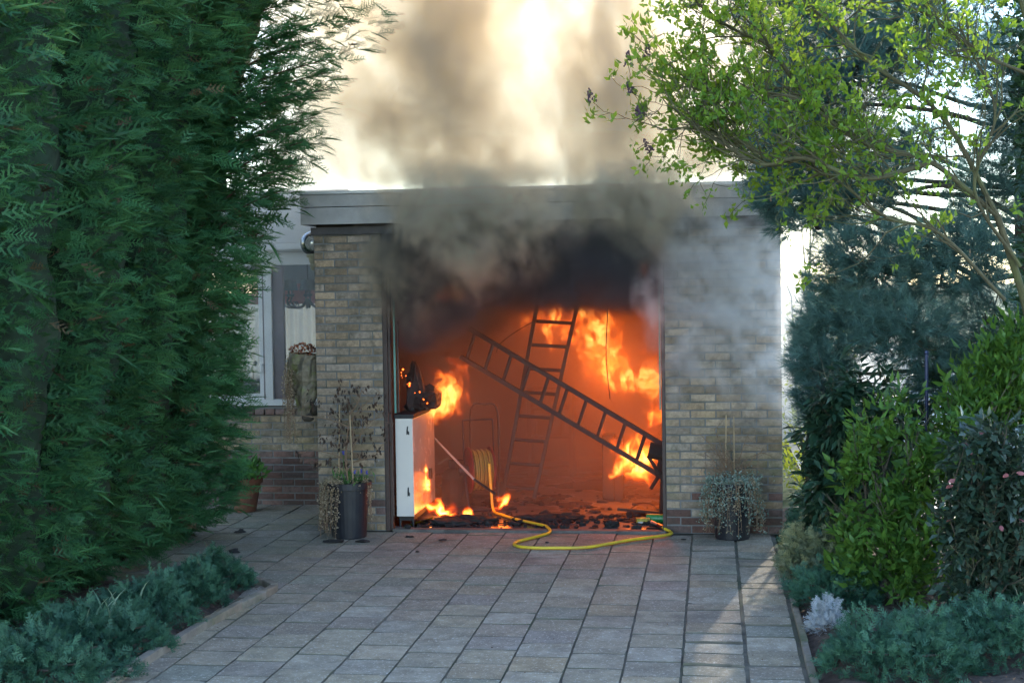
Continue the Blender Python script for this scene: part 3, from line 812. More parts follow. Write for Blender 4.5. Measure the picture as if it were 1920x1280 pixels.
# long grass blades in the left bed
M_blade = leaf_mat('blade_green', (.06, .16, .10), (.30, .40, .28), .3)
gt = thing('bulb_leaves', 'few narrow upright leaves among the junipers under the cypresses', 'plant', (-.80, -3.75, 0))
for k in range(11):
    a = random.uniform(0, 2*PI); L = random.uniform(.16, .30); x, y = random.uniform(-.12, .12), random.uniform(-.5, .7)
    V = []; 
    for j in range(6):
        u = j/5; w_ = .006*(1-u**2)+.0006; px = x+math.cos(a)*.10*u*u; py = y+math.sin(a)*.1*u*u; z = .12+L*u*(1-.2*u)
        V += [(px-w_, py, z), (px+w_, py+.002, z)]
    link('leaf', np_mesh('leaf', np.array(V), np.array([[2*j, 2*j+1, 2*j+3, 2*j+2] for j in range(5)]), np.full(12, random.random())), M_blade, gt)

# ------------------------------------------------------------------ pine on the right
M_pine = leaf_mat('pine_needle', (.038, .10, .088), (.15, .28, .25), .18, .5, spec=.5)
PT = [tuft_template(38, s, wd=.010) for s in range(3)]
pine = thing('pine_tree', 'blue green pine with long needles and gaps of white sky, right of the garage', 'tree', (5.0, -.8, 0))
po = np.array((5.0, -.8, 0))
mb = MB(); mb.tube(spline([(0, 0, -.1), (.03, 0, 1.2), (-.05, .05, 2.6), (.05, 0, 4.2), (0, 0, 5.5)], 6), np.linspace(.14, .05, 25), 10); mb.build('trunk', M_redbark, pine)
# clumps of shoots: centre, radii, count
clumps = [((3.80, -1.1, 2.12), (.46, .35, .34), 650), ((4.30, -1.2, 2.15), (.42, .32, .32), 560), ((3.60, -1.0, 1.72), (.32, .35, .32), 520), ((4.0, -1.2, 1.68), (.38, .3, .26), 480),
          ((3.42, -1.0, 1.42), (.18, .28, .28), 260), ((3.35, -.95, 2.50), (.28, .25, .16), 190), ((3.10, -1.05, 2.60), (.18, .15, .07), 60), ((3.65, -.9, 2.62), (.34, .3, .22), 260), ((3.50, -.7, 1.15), (.2, .3, .3), 260),
          ((3.62, -.8, 3.55), (.55, .45, .40), 760), ((3.35, -.8, 4.05), (.60, .45, .40), 700), ((4.2, -.8, 3.78), (.50, .4, .42), 700), ((3.50, -.8, 3.0), (.46, .35, .32), 420), ((4.15, -.7, 3.02), (.34, .35, .16), 200),
          ((4.6, -.9, 2.5), (.24, .3, .5), 330), ((4.62, -1.0, 1.7), (.32, .3, .4), 380), ((5.0, -.8, 3.6), (.5, .5, .6), 420), ((4.5, -.9, 4.4), (.9, .5, .4), 560), ((4.9, -1.0, 2.9), (.35, .3, .4), 300), ((3.95, -.8, 4.3), (.6, .4, .3), 400), ((4.3, -.9, 1.35), (.4, .3, .25), 300), ((3.3, -.7, 3.35), (.4, .3, .3), 300), ((3.12, -.8, 3.02), (.26, .3, .28), 200), ((3.25, -.9, 2.76), (.26, .3, .2), 200), ((4.75, -1.5, 3.3), (.3, .3, .5), 350), ((3.85, -1.0, 2.75), (.35, .3, .2), 200)]
mb = MB(); Ls, As, Ts, Ss = [], [], [], []
for (c, r_, n) in clumps:
    c = np.array(c); r_ = np.array(r_)
    st = np.array((5.0, -.8, max(.8, c[2]-.35)))
    mb.tube(spline([tuple(st-po), tuple((st*.5+c*.5)-po+rng.normal(0, .10, 3)), tuple(st*.2+c*.8-po+rng.normal(0, .07, 3)), tuple(c-po)], 5), np.linspace(.024, .008, 16), 6)
    for k in range(max(5, n//22)):
        q = c+rdir(1)[0]*r_*rng.uniform(.4, .95)
        mb.tube(spline([tuple(c-po), tuple((c+q)/2-po+rng.normal(0, .03, 3)), tuple(q-po)], 3), np.linspace(.009, .004, 7), 4)
    v = rdir(n)*(rng.random((n, 1))**.4); loc = c+v*r_*(1+.25*(vnoise(v*3+c*2)[:, None]-.5))
    Ls.append(loc-po); As.append(v*np.array([[1, 1, .6]])+np.array([[-.25, -.2, .35]])+rng.normal(0, .3, (n, 3)))
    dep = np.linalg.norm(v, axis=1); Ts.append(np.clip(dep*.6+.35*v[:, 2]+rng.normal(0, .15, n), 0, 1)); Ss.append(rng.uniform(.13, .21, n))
mb.build('branch', M_bark, pine)
L_, A_, T_, S_ = np.concatenate(Ls), np.concatenate(As), np.concatenate(Ts), np.concatenate(Ss)
M_ = frames(A_, rng.uniform(0, PI, len(L_))); k3 = rng.integers(0, 3, len(L_))
for k in range(3):
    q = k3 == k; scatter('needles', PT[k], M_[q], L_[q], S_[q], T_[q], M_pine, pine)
mb = MB()
for k in range(26):
    (c, r_, n) = random.choice(clumps[:8]); v = rdir(1)[0]*np.array(r_)*.9; v[2] = abs(v[2])
    p = np.array(c)+v-po; mb.tube([tuple(p), tuple(p+np.array((0, 0, .05)))], [.008, .004], 5)
mb.build('candle_buds', surf('bud', (.35, .22, .13), .6), pine)['kind'] = 'stuff'
mb = MB(); mb.ball((3.42-5.0, -1.15+.8, 2.44), .035, 2, (1, 1, 1.3), .12); mb.build('cone', M_sootwood, pine)

# ------------------------------------------------------------------ lilac: crooked branches reaching left, young leaves, buds
M_lilac = leaf_mat('lilac_leaf', (.05, .15, .025), (.20, .33, .045), .5, .45, (.50, .62, .04), patch='object')
M_lilac_s = leaf_mat('lilac_leaf_small', (.05, .15, .025), (.18, .30, .04), .48, .45, (.50, .62, .04))
LT, LL = leaf_template(.50, .16, .15), leaf_template_low(.5)
lilac = thing('lilac_tree', 'crooked lilac branches with fresh yellow green leaves reaching over the drive', 'tree', (4.45, -2.7, 0))
lo = Vector((4.45, -2.7, 0))
def W(x, y, z): return Vector((x, y, z))-lo
mb = MB(); ends = []; ap = []
mb.tube(spline([W(4.6, -2.4, -.05), W(4.62, -2.4, .9), W(4.6, -2.5, 1.7), W(4.35, -2.8, 2.4)], 6), np.linspace(.035, .02, 19), 8)
mb.tube(spline([W(4.7, -2.4, -.05), W(4.75, -2.5, 1.2), W(4.75, -2.7, 2.3), W(4.6, -2.8, 3.2), W(4.4, -2.9, 3.9)], 6), np.linspace(.035, .015, 25), 8)
limbs = [
 [(4.35, -2.8, 2.4), (3.95, -2.9, 2.72), (3.55, -2.9, 2.85), (3.15, -3.0, 3.12), (2.85, -3.0, 3.1), (2.62, -3.0, 3.22)],
 [(3.95, -2.9, 2.72), (3.55, -3.1, 2.62), (3.2, -3.1, 2.75), (2.95, -3.1, 2.72), (2.72, -3.1, 2.86), (2.55, -3.1, 2.96)],
 [(3.55, -2.9, 2.85), (3.2, -2.8, 3.2), (3.0, -2.9, 3.45), (2.8, -2.9, 3.55), (2.6, -3.0, 3.68)],
 [(4.35, -2.8, 2.4), (4.0, -3.0, 2.98), (3.6, -3.0, 3.3), (3.3, -3.0, 3.6), (2.9, -3.0, 3.9)],
 [(4.4, -2.75, 1.9), (4.0, -2.9, 2.3), (3.7, -2.9, 2.4), (3.4, -3.0, 2.62), (3.25, -3.0, 2.7)],
 [(4.6, -2.8, 3.2), (4.2, -3.0, 3.35), (3.9, -3.0, 3.6), (3.6, -3.0, 3.95)],
 [(3.2, -3.1, 2.75), (3.0, -3.0, 2.72), (2.88, -3.0, 2.84), (2.8, -3.0, 2.84)],
 [(4.5, -2.7, 2.1), (4.2, -2.9, 2.55), (4.3, -3.0, 3.0), (4.1, -3.0, 3.5)],
]
for i, lb in enumerate(limbs):
    P = spline([W(*p) for p in lb], 7); r0 = .017 if i < 4 else .012
    mb.tube(P, np.linspace(r0, .006, len(P)), 7)
    for j in range(4, len(P), 1):
        dd = (P[j]-P[j-2]).normalized()+Vector((random.gauss(-.1, .6), random.gauss(0, .5), random.gauss(.1, .6)))
        wx = P[j].x+lo.x
        if wx < 3.1: dd.x = dd.x*.6-.25; dd.z = abs(dd.z)*.8
        grow(mb, P[j], dd, random.uniform(.24, .46)*(.85 if wx < 2.95 else 1), .0065, 2, ends, .38, (1, 2), .09, .62, .8, 5, 4, .0022, ap)
mb.build('branch', M_mossbark, lilac)['kind'] = 'stuff'
E_ = np.array([tuple(e[0]) for e in ends]); D_ = np.array([tuple(e[1]) for e in ends])
world = E_+np.array(tuple(lo))
# leaves thicker towards the lit left end
n = len(E_); rep = np.where(world[:, 0] < 3.0, 10, np.where(world[:, 0] < 3.6, 9, 8)); idx = np.repeat(np.arange(n), rep)
loc = E_[idx]+rng.normal(0, .022, (len(idx), 3)); ax = D_[idx]*.5+rdir(len(idx))*.75+np.array([[0, 0, .35]])
size = rng.uniform(.030, .066, len(idx))
place_leaves(lilac, 'leaf', LT, LL, M_lilac, loc+np.array(tuple(lo)), ax, rng.uniform(-PI, PI, len(idx)), size, 0, matstuff=M_lilac_s) if False else None
def local_leaves(thing_, origin, name, *a, **k):
    """PLACE_LEAVES works in world space: shift its children under the thing"""
    before = set(thing_.children); place_leaves(thing_, name, *a, **k)
    sh = Matrix.Translation(-Vector(origin))
    for c in thing_.children:
        if c not in before:
            if c.name.startswith('foliage'): c.location = -Vector(origin)
            else: c.matrix_local = sh @ c.matrix_local
local_leaves(lilac, lo, 'leaf', LT, LL, M_lilac, loc+np.array(tuple(lo)), ax, rng.uniform(-PI, PI, len(idx)), size, matstuff=M_lilac_s)
M_lbud = surf('lilac_bud', (.07, .035, .06), .7, .4, 40)
tips = sorted((tuple(Vector(e[0])+lo) for e in ends), key=lambda q: q[0])[:40:5]
for (x, y, z) in tips:
    mb = MB()
    for k in range(40):
        u = random.random(); a = random.uniform(0, 2*PI); r_ = .022*(1-u)+.004
        mb.ball((r_*math.cos(a), r_*math.sin(a), .09*u), .0065, 1)
    mb.build('flower_bud', M_lbud, lilac, loc=tuple(W(x, y, z)), rot=(random.uniform(-.3, .3), random.uniform(-.5, .2), 0))

# ------------------------------------------------------------------ broadleaf shrubs of the right bed
def shrub(name, label, c, blobs, n, tm, tl, mat, mats, size, up=.5, stems=9, n_single=300, gap=.30, tilt=.6, clump=1.0, twigmat=None, hang=0., sidew=1.0):
    c = Vector(c); t = thing(name, label, 'shrub', tuple(c)); cn = np.array(tuple(c))
    mb = MB(); ends = []; tips = []
    for k in range(stems):
        b, r_ = random.choice(blobs); tgt = np.array(b)+rdir(1)[0]*np.array(r_)*.7
        p0 = Vector((random.uniform(-.12, .12), random.uniform(-.1, .1), 0)); tg = Vector(tgt.tolist())-c
        P = spline([p0, p0*.5+tg*.5+Vector((random.gauss(0, .05), random.gauss(0, .05), .05)), tg], 6)
        mb.tube(P, np.linspace(.012, .004, len(P)), 5)
        for j in range(3, len(P), 2): grow(mb, P[j], (P[j]-P[j-1]).normalized()+Vector((random.gauss(0, .6), random.gauss(0, .6), random.gauss(.3, .4))), .2, .005, 1, ends, .25, (1, 3), .1, .6, .6, 4, 4, .002)
    mb.build('stem', twigmat or M_bark, t)['kind'] = 'stuff'
    loc, ax = [], []
    w_ = np.array([np.prod(r_)**(2/3) for _, r_ in blobs]); w_ /= w_.sum()
    for (b, r_), ww in zip(blobs, w_):
        nb = int(n*ww/clump); b = np.array(b); r_ = np.array(r_)
        v = rdir(nb)*(rng.random((nb, 1))**.28); hub = b+v*r_*(1+.5*(vnoise(v*2.5+b*3)[:, None]-.5))
        # leaves gather round shoot tips that point up and out
        sh = v*.6+np.array([[0, 0, up]])+rng.normal(0, .25, (nb, 3)); sh /= np.linalg.norm(sh, axis=1, keepdims=True)
        k = max(1, int(clump)); hub = np.repeat(hub, k, 0); sh = np.repeat(sh, k, 0); m = len(hub)
        tt = np.tile(np.linspace(0, 1, k), nb)[:, None] if k > 1 else np.zeros((m, 1))
        loc.append(hub-sh*size[1]*1.2*tt); ax.append(sh*(.9-.6*tt)+rdir(m)*(tilt*(.35+tt))*np.array([[sidew, sidew, 1]])-np.array([[0, 0, hang]]))
    loc = np.concatenate(loc); ax = np.concatenate(ax); keep = (loc[:, 2] > .04) & (vnoise(loc*7+3)*.7+vnoise(loc*15)*.3 > gap); loc = loc[keep]; ax = ax[keep]; m = len(loc)
    local_leaves(t, c, 'leaf', tm, tl, mat, loc, ax, rng.uniform(-PI, PI, m) if hang == 0 else rng.normal(0, .5, m), rng.uniform(size[0], size[1], m), n_single, matstuff=mats)
    return t
SL, SLL = leaf_template(.42, .12, .18), leaf_template_low(.42, .18)
M_for = leaf_mat('forsythia_leaf', (.030, .10, .022), (.12, .25, .04), .32, .45, (.24, .36, .04), patch='object'); M_for_s = leaf_mat('forsythia_leaf_small', (.03, .09, .02), (.09, .20, .035), .35, .45, (.33, .48, .04))
shrub('forsythia', 'bright fresh green shrub with upright pointed leaves in the middle of the right bed', (3.85, -2.6, 0),
      [((3.75, -2.6, .95), (.36, .3, .45)), ((4.05, -2.6, .85), (.34, .3, .5)), ((3.72, -2.7, .42), (.36, .3, .36)), ((4.0, -2.8, .35), (.34, .25, .30)), ((3.55, -2.6, .35), (.18, .2, .28)), ((3.62, -2.5, 1.0), (.22, .25, .30))], 8600, SL, SLL, M_for, M_for_s, (.045, .105), up=.5, clump=6, gap=.47, tilt=1.2, stems=14)
shrub('tall_shrub', 'taller green shrub with broad light leaves at the right edge, above the pink tinged one', (4.45, -2.3, 0),
      [((4.42, -2.3, 1.35), (.34, .3, .32)), ((4.25, -2.35, 1.15), (.22, .25, .25)), ((4.6, -2.3, 1.0), (.3, .3, .4)), ((4.5, -2.3, 1.6), (.22, .25, .22))], 3600, SL, SLL, M_for, M_for_s, (.055, .10), up=.7, clump=5, stems=8)
LA, LAL = leaf_template(.36, .06, .28, 5), leaf_template_low(.36, .25, .05)
M_lau = leaf_mat('laurel_leaf', (.03, .08, .045), (.08, .15, .09), .18, .28, spec=.7, patch='object'); M_lau_s = leaf_mat('laurel_leaf_small', (.018, .055, .030), (.045, .10, .055), .18, .3, spec=.7)
shrub('laurel', 'dark glossy laurel with drooping leaves between the garage corner and the bright green shrub', (3.6, -1.4, 0),
      [((3.58, -1.45, 1.10), (.24, .3, .42)), ((3.55, -1.5, .62), (.26, .3, .35)), ((3.80, -1.4, .95), (.3, .3, .5)), ((3.44, -1.3, .95), (.20, .2, .35)), ((3.42, -1.4, .5), (.18, .2, .3))], 3600, LA, LAL, M_lau, M_lau_s, (.09, .145), up=.15, clump=6, hang=.35, stems=8)
CA, CAL = leaf_template(.5, .10, .12), leaf_template_low(.5, .12, .1)
M_cam = leaf_mat('pieris_leaf', (.02, .06, .04), (.085, .10, .065), .15, .25, spec=.8, patch='object'); M_cam_s = leaf_mat('pieris_leaf_small', (.02, .055, .035), (.06, .09, .06), .15, .3, spec=.6)
cam_ = shrub('camellia', 'dark shrub with bluish and pink tinged shiny leaves at the right edge', (4.2, -3.3, 0),
      [((4.18, -3.3, .95), (.24, .25, .32)), ((4.30, -3.3, .55), (.26, .25, .35)), ((4.02, -3.35, .65), (.14, .15, .28)), ((4.35, -3.3, .85), (.2, .25, .4)), ((4.2, -3.3, .3), (.3, .2, .22))], 5200, CA, CAL, M_cam, M_cam_s, (.055, .09), up=.1, clump=3, hang=.2, stems=9)
M_pink = leaf_mat('pink_leaf', (.42, .16, .17), (.5, .26, .22), .4, .4)
pk = mesh_of(CA, 'pink_leaf', M_pink)
for k in range(14):
    v = rdir(1)[0]*np.array((.24, .2, .4)); o = link('pink_leaf', pk, None, cam_, (v[0], -.1-abs(v[1]), .82+v[2]), tuple(rng.uniform(-1, 1, 3)), (.05, .05, .05))
# dark bush mass that closes the bed behind the bright shrubs
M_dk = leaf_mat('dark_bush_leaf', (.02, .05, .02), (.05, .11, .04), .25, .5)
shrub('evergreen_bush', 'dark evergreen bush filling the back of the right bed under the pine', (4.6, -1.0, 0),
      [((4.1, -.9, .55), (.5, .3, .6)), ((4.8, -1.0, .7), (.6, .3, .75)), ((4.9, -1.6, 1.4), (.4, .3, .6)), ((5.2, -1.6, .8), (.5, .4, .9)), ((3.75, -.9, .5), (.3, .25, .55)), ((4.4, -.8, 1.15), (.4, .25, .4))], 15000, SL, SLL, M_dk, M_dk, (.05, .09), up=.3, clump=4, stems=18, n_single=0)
shrub('climber', 'dark leafy climber covering the trunk at the right edge', (4.95, -1.9, 0),
      [((4.85, -1.9, 2.2), (.22, .25, .55)), ((4.75, -2.1, 3.0), (.22, .3, .5)), ((4.9, -2.2, 1.7), (.25, .25, .4)), ((4.7, -2.2, 3.7), (.3, .3, .5))], 4500, SL, SLL, M_for_s, M_dk, (.05, .08), up=.2, clump=3, stems=6, n_single=60)
# silver plant at the slab edge
M_silver = leaf_mat('silver_leaf', (.28, .31, .32), (.45, .47, .48), .1, .8)
sv = thing('silver_ragwort', 'small silvery white plant at the edge of the drive between junipers', 'plant', (3.30, -3.30, 0))
n = 700; v = rdir(n); v[:, 2] = np.abs(v[:, 2]); loc = v*rng.random((n, 1))**.4*np.array([[.11, .17, .20]])
scatter('foliage', JU[0], frames(v+rng.normal(0, .4, (n, 3)), rng.uniform(-PI, PI, n)), loc, rng.uniform(.03, .055, n), rng.random(n), M_silver, sv)
# green metal stake
stk = thing('garden_stake', 'dark blue metal stake standing in the bright green shrub', 'stake', (4.02, -2.2, 0))
MB().cyl((0, 0, 0), (0, 0, 1.55), .012, seg=10).ball((0, 0, 1.56), .016, 1).build('pole', surf('blue_metal', (.015, .025, .07), .35, metal=.3), stk)
# small yellow flower
fl = thing('yellow_flower', 'single small yellow blossom in front of the bright green shrub', 'flower', (4.02, -2.98, .0))
MB().tube(spline([(0, .03, 0), (.0, .02, .3), (0, 0, .66)], 5), .003, 4).build('stem', M_darkgreen, fl)
M_yel = surf('yellow_petal', (.75, .60, .02), .6)
for k in range(7):
    a = 2*PI*k/7
    o = link('petal', mesh_of(leaf_template(.5, .1, -.2), 'petal', M_yel), None, fl, (0, 0, .66), (R(20), 0, a), (.026, .026, .026))

# ------------------------------------------------------------------ garden seen through the gap beside the garage
M_lime = leaf_mat('lime_leaf', (.20, .28, .03), (.42, .46, .06), .5, .5, (.6, .6, .05))
ms_ = thing('sapling', 'thin bare sapling with lime leaves behind the right garage corner', 'tree', (3.55, .9, 0)); mb = MB(); ends = []
for (a, b) in (((3.46, .9, 0), (3.50, .9, 2.6)), ((3.5, .9, 0), (3.33, .8, 1.9)), ((3.6, .9, 0), (3.62, .9, 1.35)), ((3.52, .9, 0), (3.42, .8, 2.5))):
    A = Vector(a)-ms_.location; B = Vector(b)-ms_.location
    P = spline([A, (A+B)/2+Vector((random.uniform(-.08, .08), 0, 0)), B], 7); mb.tube(P, np.linspace(.016, .005, len(P)), 5)
    for j in range(4, len(P), 2): grow(mb, P[j], Vector((random.gauss(0, .5), random.gauss(0, .3), .7)), .3, .006, 1, ends, .2, (1, 2), .1, .6, .5, 4, 4, .002)
mb.build('stem', M_bark, ms_)
E_ = np.array([tuple(e[0]) for e in ends]); idx = np.repeat(np.arange(len(E_)), 6)
scatter('leaves', leaf_template_low(.5), frames(rdir(len(idx)), rng.uniform(-3, 3, len(idx))), E_[idx]+rng.normal(0, .04, (len(idx), 3)), rng.uniform(.035, .06, len(idx)), rng.random(len(idx)), M_lime, ms_)
shrub('lime_bush', 'lime green bush lit from behind in the gap beside the garage', (3.75, 3.2, 0), [((3.7, 3.2, .5), (.35, .4, .5)), ((3.95, 3.6, 1.7), (.35, .4, .5)), ((3.6, 2.2, .25), (.3, .5, .25))], 1500, SL, leaf_template_low(.5), M_lime, M_lime, (.05, .08), n_single=0, clump=3)
shrub('grey_bush', 'greyish low bush behind the laurel in the gap', (3.62, .2, 0), [((3.6, .1, .35), (.2, .5, .35)), ((3.75, .4, .5), (.3, .4, .45))], 1300, SL, SLL, M_silver, leaf_mat('sage_leaf', (.14, .19, .13), (.26, .30, .2), .3, .7), (.03, .05), n_single=0, clump=3)
# ------------------------------------------------------------------ things at the garage front
M_blackplastic = surf('black_plastic', (.012, .014, .020), .45, .25, 10, .1, 60, .002, dirt=(.025, .028, .03), dirt_scale=6)
M_dryleaf = leaf_mat('scorched_leaf', (.03, .025, .02), (.10, .06, .04), .2, .7)
M_trail = leaf_mat('dry_sedum', (.20, .17, .09), (.48, .38, .27), .25, .7)
M_trailg = leaf_mat('grey_green_trail', (.12, .19, .14), (.34, .42, .36), .25, .65)
M_fresh = leaf_mat('fresh_green', (.05, .14, .03), (.10, .25, .05), .3)
def trail(mb_list, start, drop, n, spread, out):
    """points and axes of a hanging strand's little leaves"""
    L = []
    sx, sy, sz = start
    P = spline([(sx, sy, sz), (sx+out[0]*.6, sy+out[1]*.6, sz+.015), (sx+out[0], sy+out[1], sz-drop*.35), (sx+out[0]*1.1+random.uniform(-.03, .03), sy+out[1]*1.05, sz-drop)], 8)
    mb_list.tube(P, .0022, 3)
    P = np.array([tuple(p) for p in P]); i = rng.integers(2, len(P), n)
    return P[i]+rng.normal(0, spread, (n, 3))
def leafy(name, parent, loc, s0, s1, mat, ax=None, tm=None):
    n = len(loc); ax = rdir(n) if ax is None else ax
    o = scatter(name, tm or leaf_template_low(.5), frames(ax, rng.uniform(-PI, PI, n)), loc, rng.uniform(s0, s1, n), rng.random(n), mat, parent); return o

# left black pot
pl = thing('potted_plant', 'tall black pot with a scorched bare shrub and dried stems, by the left pier', 'potted plant', (-.30, -.30, 0))
MB().lathe([(0, .001), (.135, .001), (.14, .01), (.168, .40), (.19, .405), (.192, .455), (.178, .458), (.172, .42), (0, .415)], seg=32).build('pot', M_blackplastic, pl, smooth=False)
MB().lathe([(0, .425), (.16, .42), (.171, .422)]).build('soil', M_soil, pl)
mb = MB(); ends = []; ap = []
for (a, b, r_) in (((.0, 0, .42), (.02, .0, 1.0), .009), ((.02, .0, 1.0), (.12, .02, 1.2), .007), ((.03, 0, .95), (.28, .0, 1.18), .006), ((.01, 0, .9), (-.38, -.02, 1.0), .007), ((.02, 0, .7), (.20, 0, .95), .006), ((.0, 0, .62), (-.33, 0, .72), .006), ((.0, .02, .42), (.03, .05, .95), .006), ((.02, 0, .6), (.22, -.03, .65), .004)):
    A, B = Vector(a), Vector(b); P = spline([A, A*.6+B*.4+Vector((random.gauss(0, .02), 0, .02)), B], 6); mb.tube(P, np.linspace(r_, r_*.45, len(P)), 5)
    for j in range(3, len(P), 3): grow(mb, P[j], Vector((random.gauss(0, 1), random.gauss(0, .4), random.gauss(.3, .6))), .14, .003, 1, ends, .3, (1, 2), .0, .6, .8, 4, 4, .0016, ap)
mb.build('branch', M_twig, pl)['kind'] = 'stuff'
MB().cyl((-.09, .03, .42), (-.07, .03, 1.08), .0055, seg=6).build('cane', surf('bamboo', (.35, .26, .15), .6), pl)
MB().cyl((.05, -.04, .42), (.03, -.03, 1.0), .0055, seg=6).build('cane', bpy.data.materials['bamboo'], pl)
E_ = np.array([tuple(e[0]) for e in ends]); idx = np.repeat(np.arange(len(E_)), 5)
leafy('withered_leaves', pl, E_[idx]+rng.normal(0, .018, (len(idx), 3)), .025, .05, M_dryleaf, ax=rdir(len(idx))*.5+np.array([[0, 0, -.9]]))
mb = MB(); ll = []
for k in range(26):
    a = random.uniform(PI*.75, PI*1.45); ll.append(trail(mb, (.13*math.cos(a), .13*math.sin(a), .45), random.uniform(.28, .46), 75, .011, (.10*math.cos(a), .07*math.sin(a))))
for k in range(5):
    a = random.uniform(-.5, .15); ll.append(trail(mb, (.13*math.cos(a), .13*math.sin(a)-.03, .45), random.uniform(.2, .38), 55, .008, (.06, -.01)))
for k in range(10):
    a = random.uniform(0, 2*PI); ll.append(trail(mb, (.08*math.cos(a), .08*math.sin(a), .45), .05, 30, .015, (.08*math.cos(a), .08*math.sin(a))))
mb.build('trailing_stem', M_twig, pl)['kind'] = 'stuff'
leafy('trailing_leaves', pl, np.concatenate(ll), .012, .024, M_trail)
leafy('green_leaves', pl, np.array([[.0, 0, .47]])+rng.normal(0, 1, (160, 3))*np.array([[.07, .06, .03]]), .03, .07, M_fresh, ax=rng.normal(0, .4, (160, 3))+np.array([[0, 0, 1]]), tm=leaf_template_low(.2))
M_blue = surf('blue_flower', (.05, .06, .35), .6)
for (x, y, z) in ((.07, -.06, .53), (.12, -.05, .535), (.16, -.02, .52), (-.03, -.03, .68)):
    mb = MB().cyl((x, y, .42), (x, y, z), .002, seg=5)
    fo = mb.build('flower_stem', M_fresh, pl)
    mb = MB()
    for k in range(12): mb.ball((x+random.uniform(-.007, .007), y+random.uniform(-.007, .007), z+.028*k/12), .005, 1)
    mb.build('blossom', M_blue, fo)

# right pot
pr = thing('potted_plant', 'dark pot hidden by silvery green trailing stems, by the right pier', 'potted plant', (2.80, -.20, 0))
MB().lathe([(0, .001), (.13, .001), (.135, .01), (.165, .40), (.182, .405), (.184, .45), (.17, .452), (.165, .42), (0, .415)], seg=32).build('pot', M_blackplastic, pr)
mb = MB(); ends = []
for k in range(16):
    B = Vector((random.uniform(-.26, .26), random.uniform(-.1, .1), random.uniform(.55, .88))); A = Vector((0, 0, .42))
    P = spline([A, A*.5+B*.5+Vector((random.gauss(0, .03), 0, .05)), B], 5); mb.tube(P, np.linspace(.005, .002, len(P)), 4)
    for j in range(2, len(P), 2): grow(mb, P[j], Vector((random.gauss(0, 1), random.gauss(0, .5), random.gauss(.1, .7))), .11, .0025, 1, ends, .35, (1, 2), .0, .6, .9, 4, 4, .0013)
mb.build('dead_twigs', M_twig, pr)['kind'] = 'stuff'
MB().cyl((-.05, .02, .42), (-.04, .02, .98), .0055, seg=6).build('cane', bpy.data.materials['bamboo'], pr)
MB().cyl((.02, .03, .42), (.02, .02, .97), .0055, seg=6).build('cane', bpy.data.materials['bamboo'], pr)
mb = MB(); lg = []; ld_ = []
for k in range(64):
    a = random.uniform(PI*.95, PI*2.05); q = trail(mb, (.12*math.cos(a), .12*math.sin(a), .45), random.uniform(.14, .42), 60, .013, (.10*math.cos(a), .08*math.sin(a))); (ld_ if k % 4 == 0 else lg).append(q)
lg.append(np.array([[0, -.02, .47]])+rng.normal(0, 1, (900, 3))*np.array([[.10, .07, .035]]))
mb.build('trailing_stem', M_twig, pr)['kind'] = 'stuff'
leafy('trailing_leaves', pr, np.concatenate(lg), .014, .028, M_trailg); leafy('dry_leaves', pr, np.concatenate(ld_), .014, .026, M_trail)

# terracotta pot by the hedge
tp = thing('potted_plant', 'terracotta pot with a small green plant, half hidden behind the hedge', 'potted plant', (-1.62, 1.02, 0))
M_terra = surf('terracotta', (.16, .062, .035), .8, .25, 8, .3, 50, .003, dirt=(.10, .05, .04))
MB().lathe([(0, .001), (.10, .001), (.145, .26), (.165, .262), (.168, .31), (.155, .312), (.15, .28), (0, .275)], seg=28).build('pot', M_terra, tp)
n = 260; v = rdir(n); v[:, 2] = np.abs(v[:, 2])
leafy('leaves', tp, v*rng.random((n, 1))**.5*np.array([[.20, .18, .18]])+np.array([[0, 0, .30]]), .05, .09, M_fresh, ax=v+np.array([[0, 0, .3]]))

# wall mounted stump planter
st = thing('stump_planter', 'mossy hollow tree stump fixed to the pier side, with dried hanging stems', 'planter', (-.76, .15, 1.22))
M_stump = surf('mossy_stump', (.20, .17, .12), .9, .45, 14, 1.0, 30, .02, dirt=(.20, .22, .07), dirt_scale=9)
mb = MB(); prof = []
for k in range(13):
    u = k/12; z = -.26+.52*u; r_ = .06+.075*math.sin(min(1, u*1.25)*PI*.5)
    prof.append((r_, z))
mb.lathe(prof+[(.085, .24), (.07, .16), (.001, .12)], seg=20)
for v in mb.bm.verts:
    p = np.array([[v.co.x*9, v.co.y*9, v.co.z*5]]); q = (vnoise(p)[0]-.5)*.9+(vnoise(p*2.7)[0]-.5)*.6
    v.co.x *= 1+q; v.co.y *= 1+q
mb.build('stump', M_stump, st, smooth=False, rot=(0, .12, 0))
MB().ball((-.0, 0, -.27), .055, 2, (1, 1, .8), .2).ball((.05, .02, -.22), .05, 2, (1, 1, 1), .2).build('burl', M_bark, st)
mb = MB(); ll = []
for k in range(30): ll.append(trail(mb, (-.05, -.02+random.uniform(-.04, .04), .22), random.uniform(.35, .72), 80, .014, (-random.uniform(.05, .14), random.uniform(-.06, .03))))
mb.build('hanging_stem', M_twig, st)['kind'] = 'stuff'
leafy('hanging_leaves', st, np.concatenate(ll), .012, .024, M_trail)
n = 260; v = rdir(n)*np.array([[.11, .07, .055]])+np.array([[-.03, 0, .29]])
leafy('rusty_leaves', st, v, .02, .04, leaf_mat('rusty_leaf', (.10, .03, .015), (.30, .09, .04), .2, .6))
leafy('green_leaves', st, rdir(90)*np.array([[.08, .06, .05]])+np.array([[-.08, -.03, .2]]), .015, .03, M_trailg)

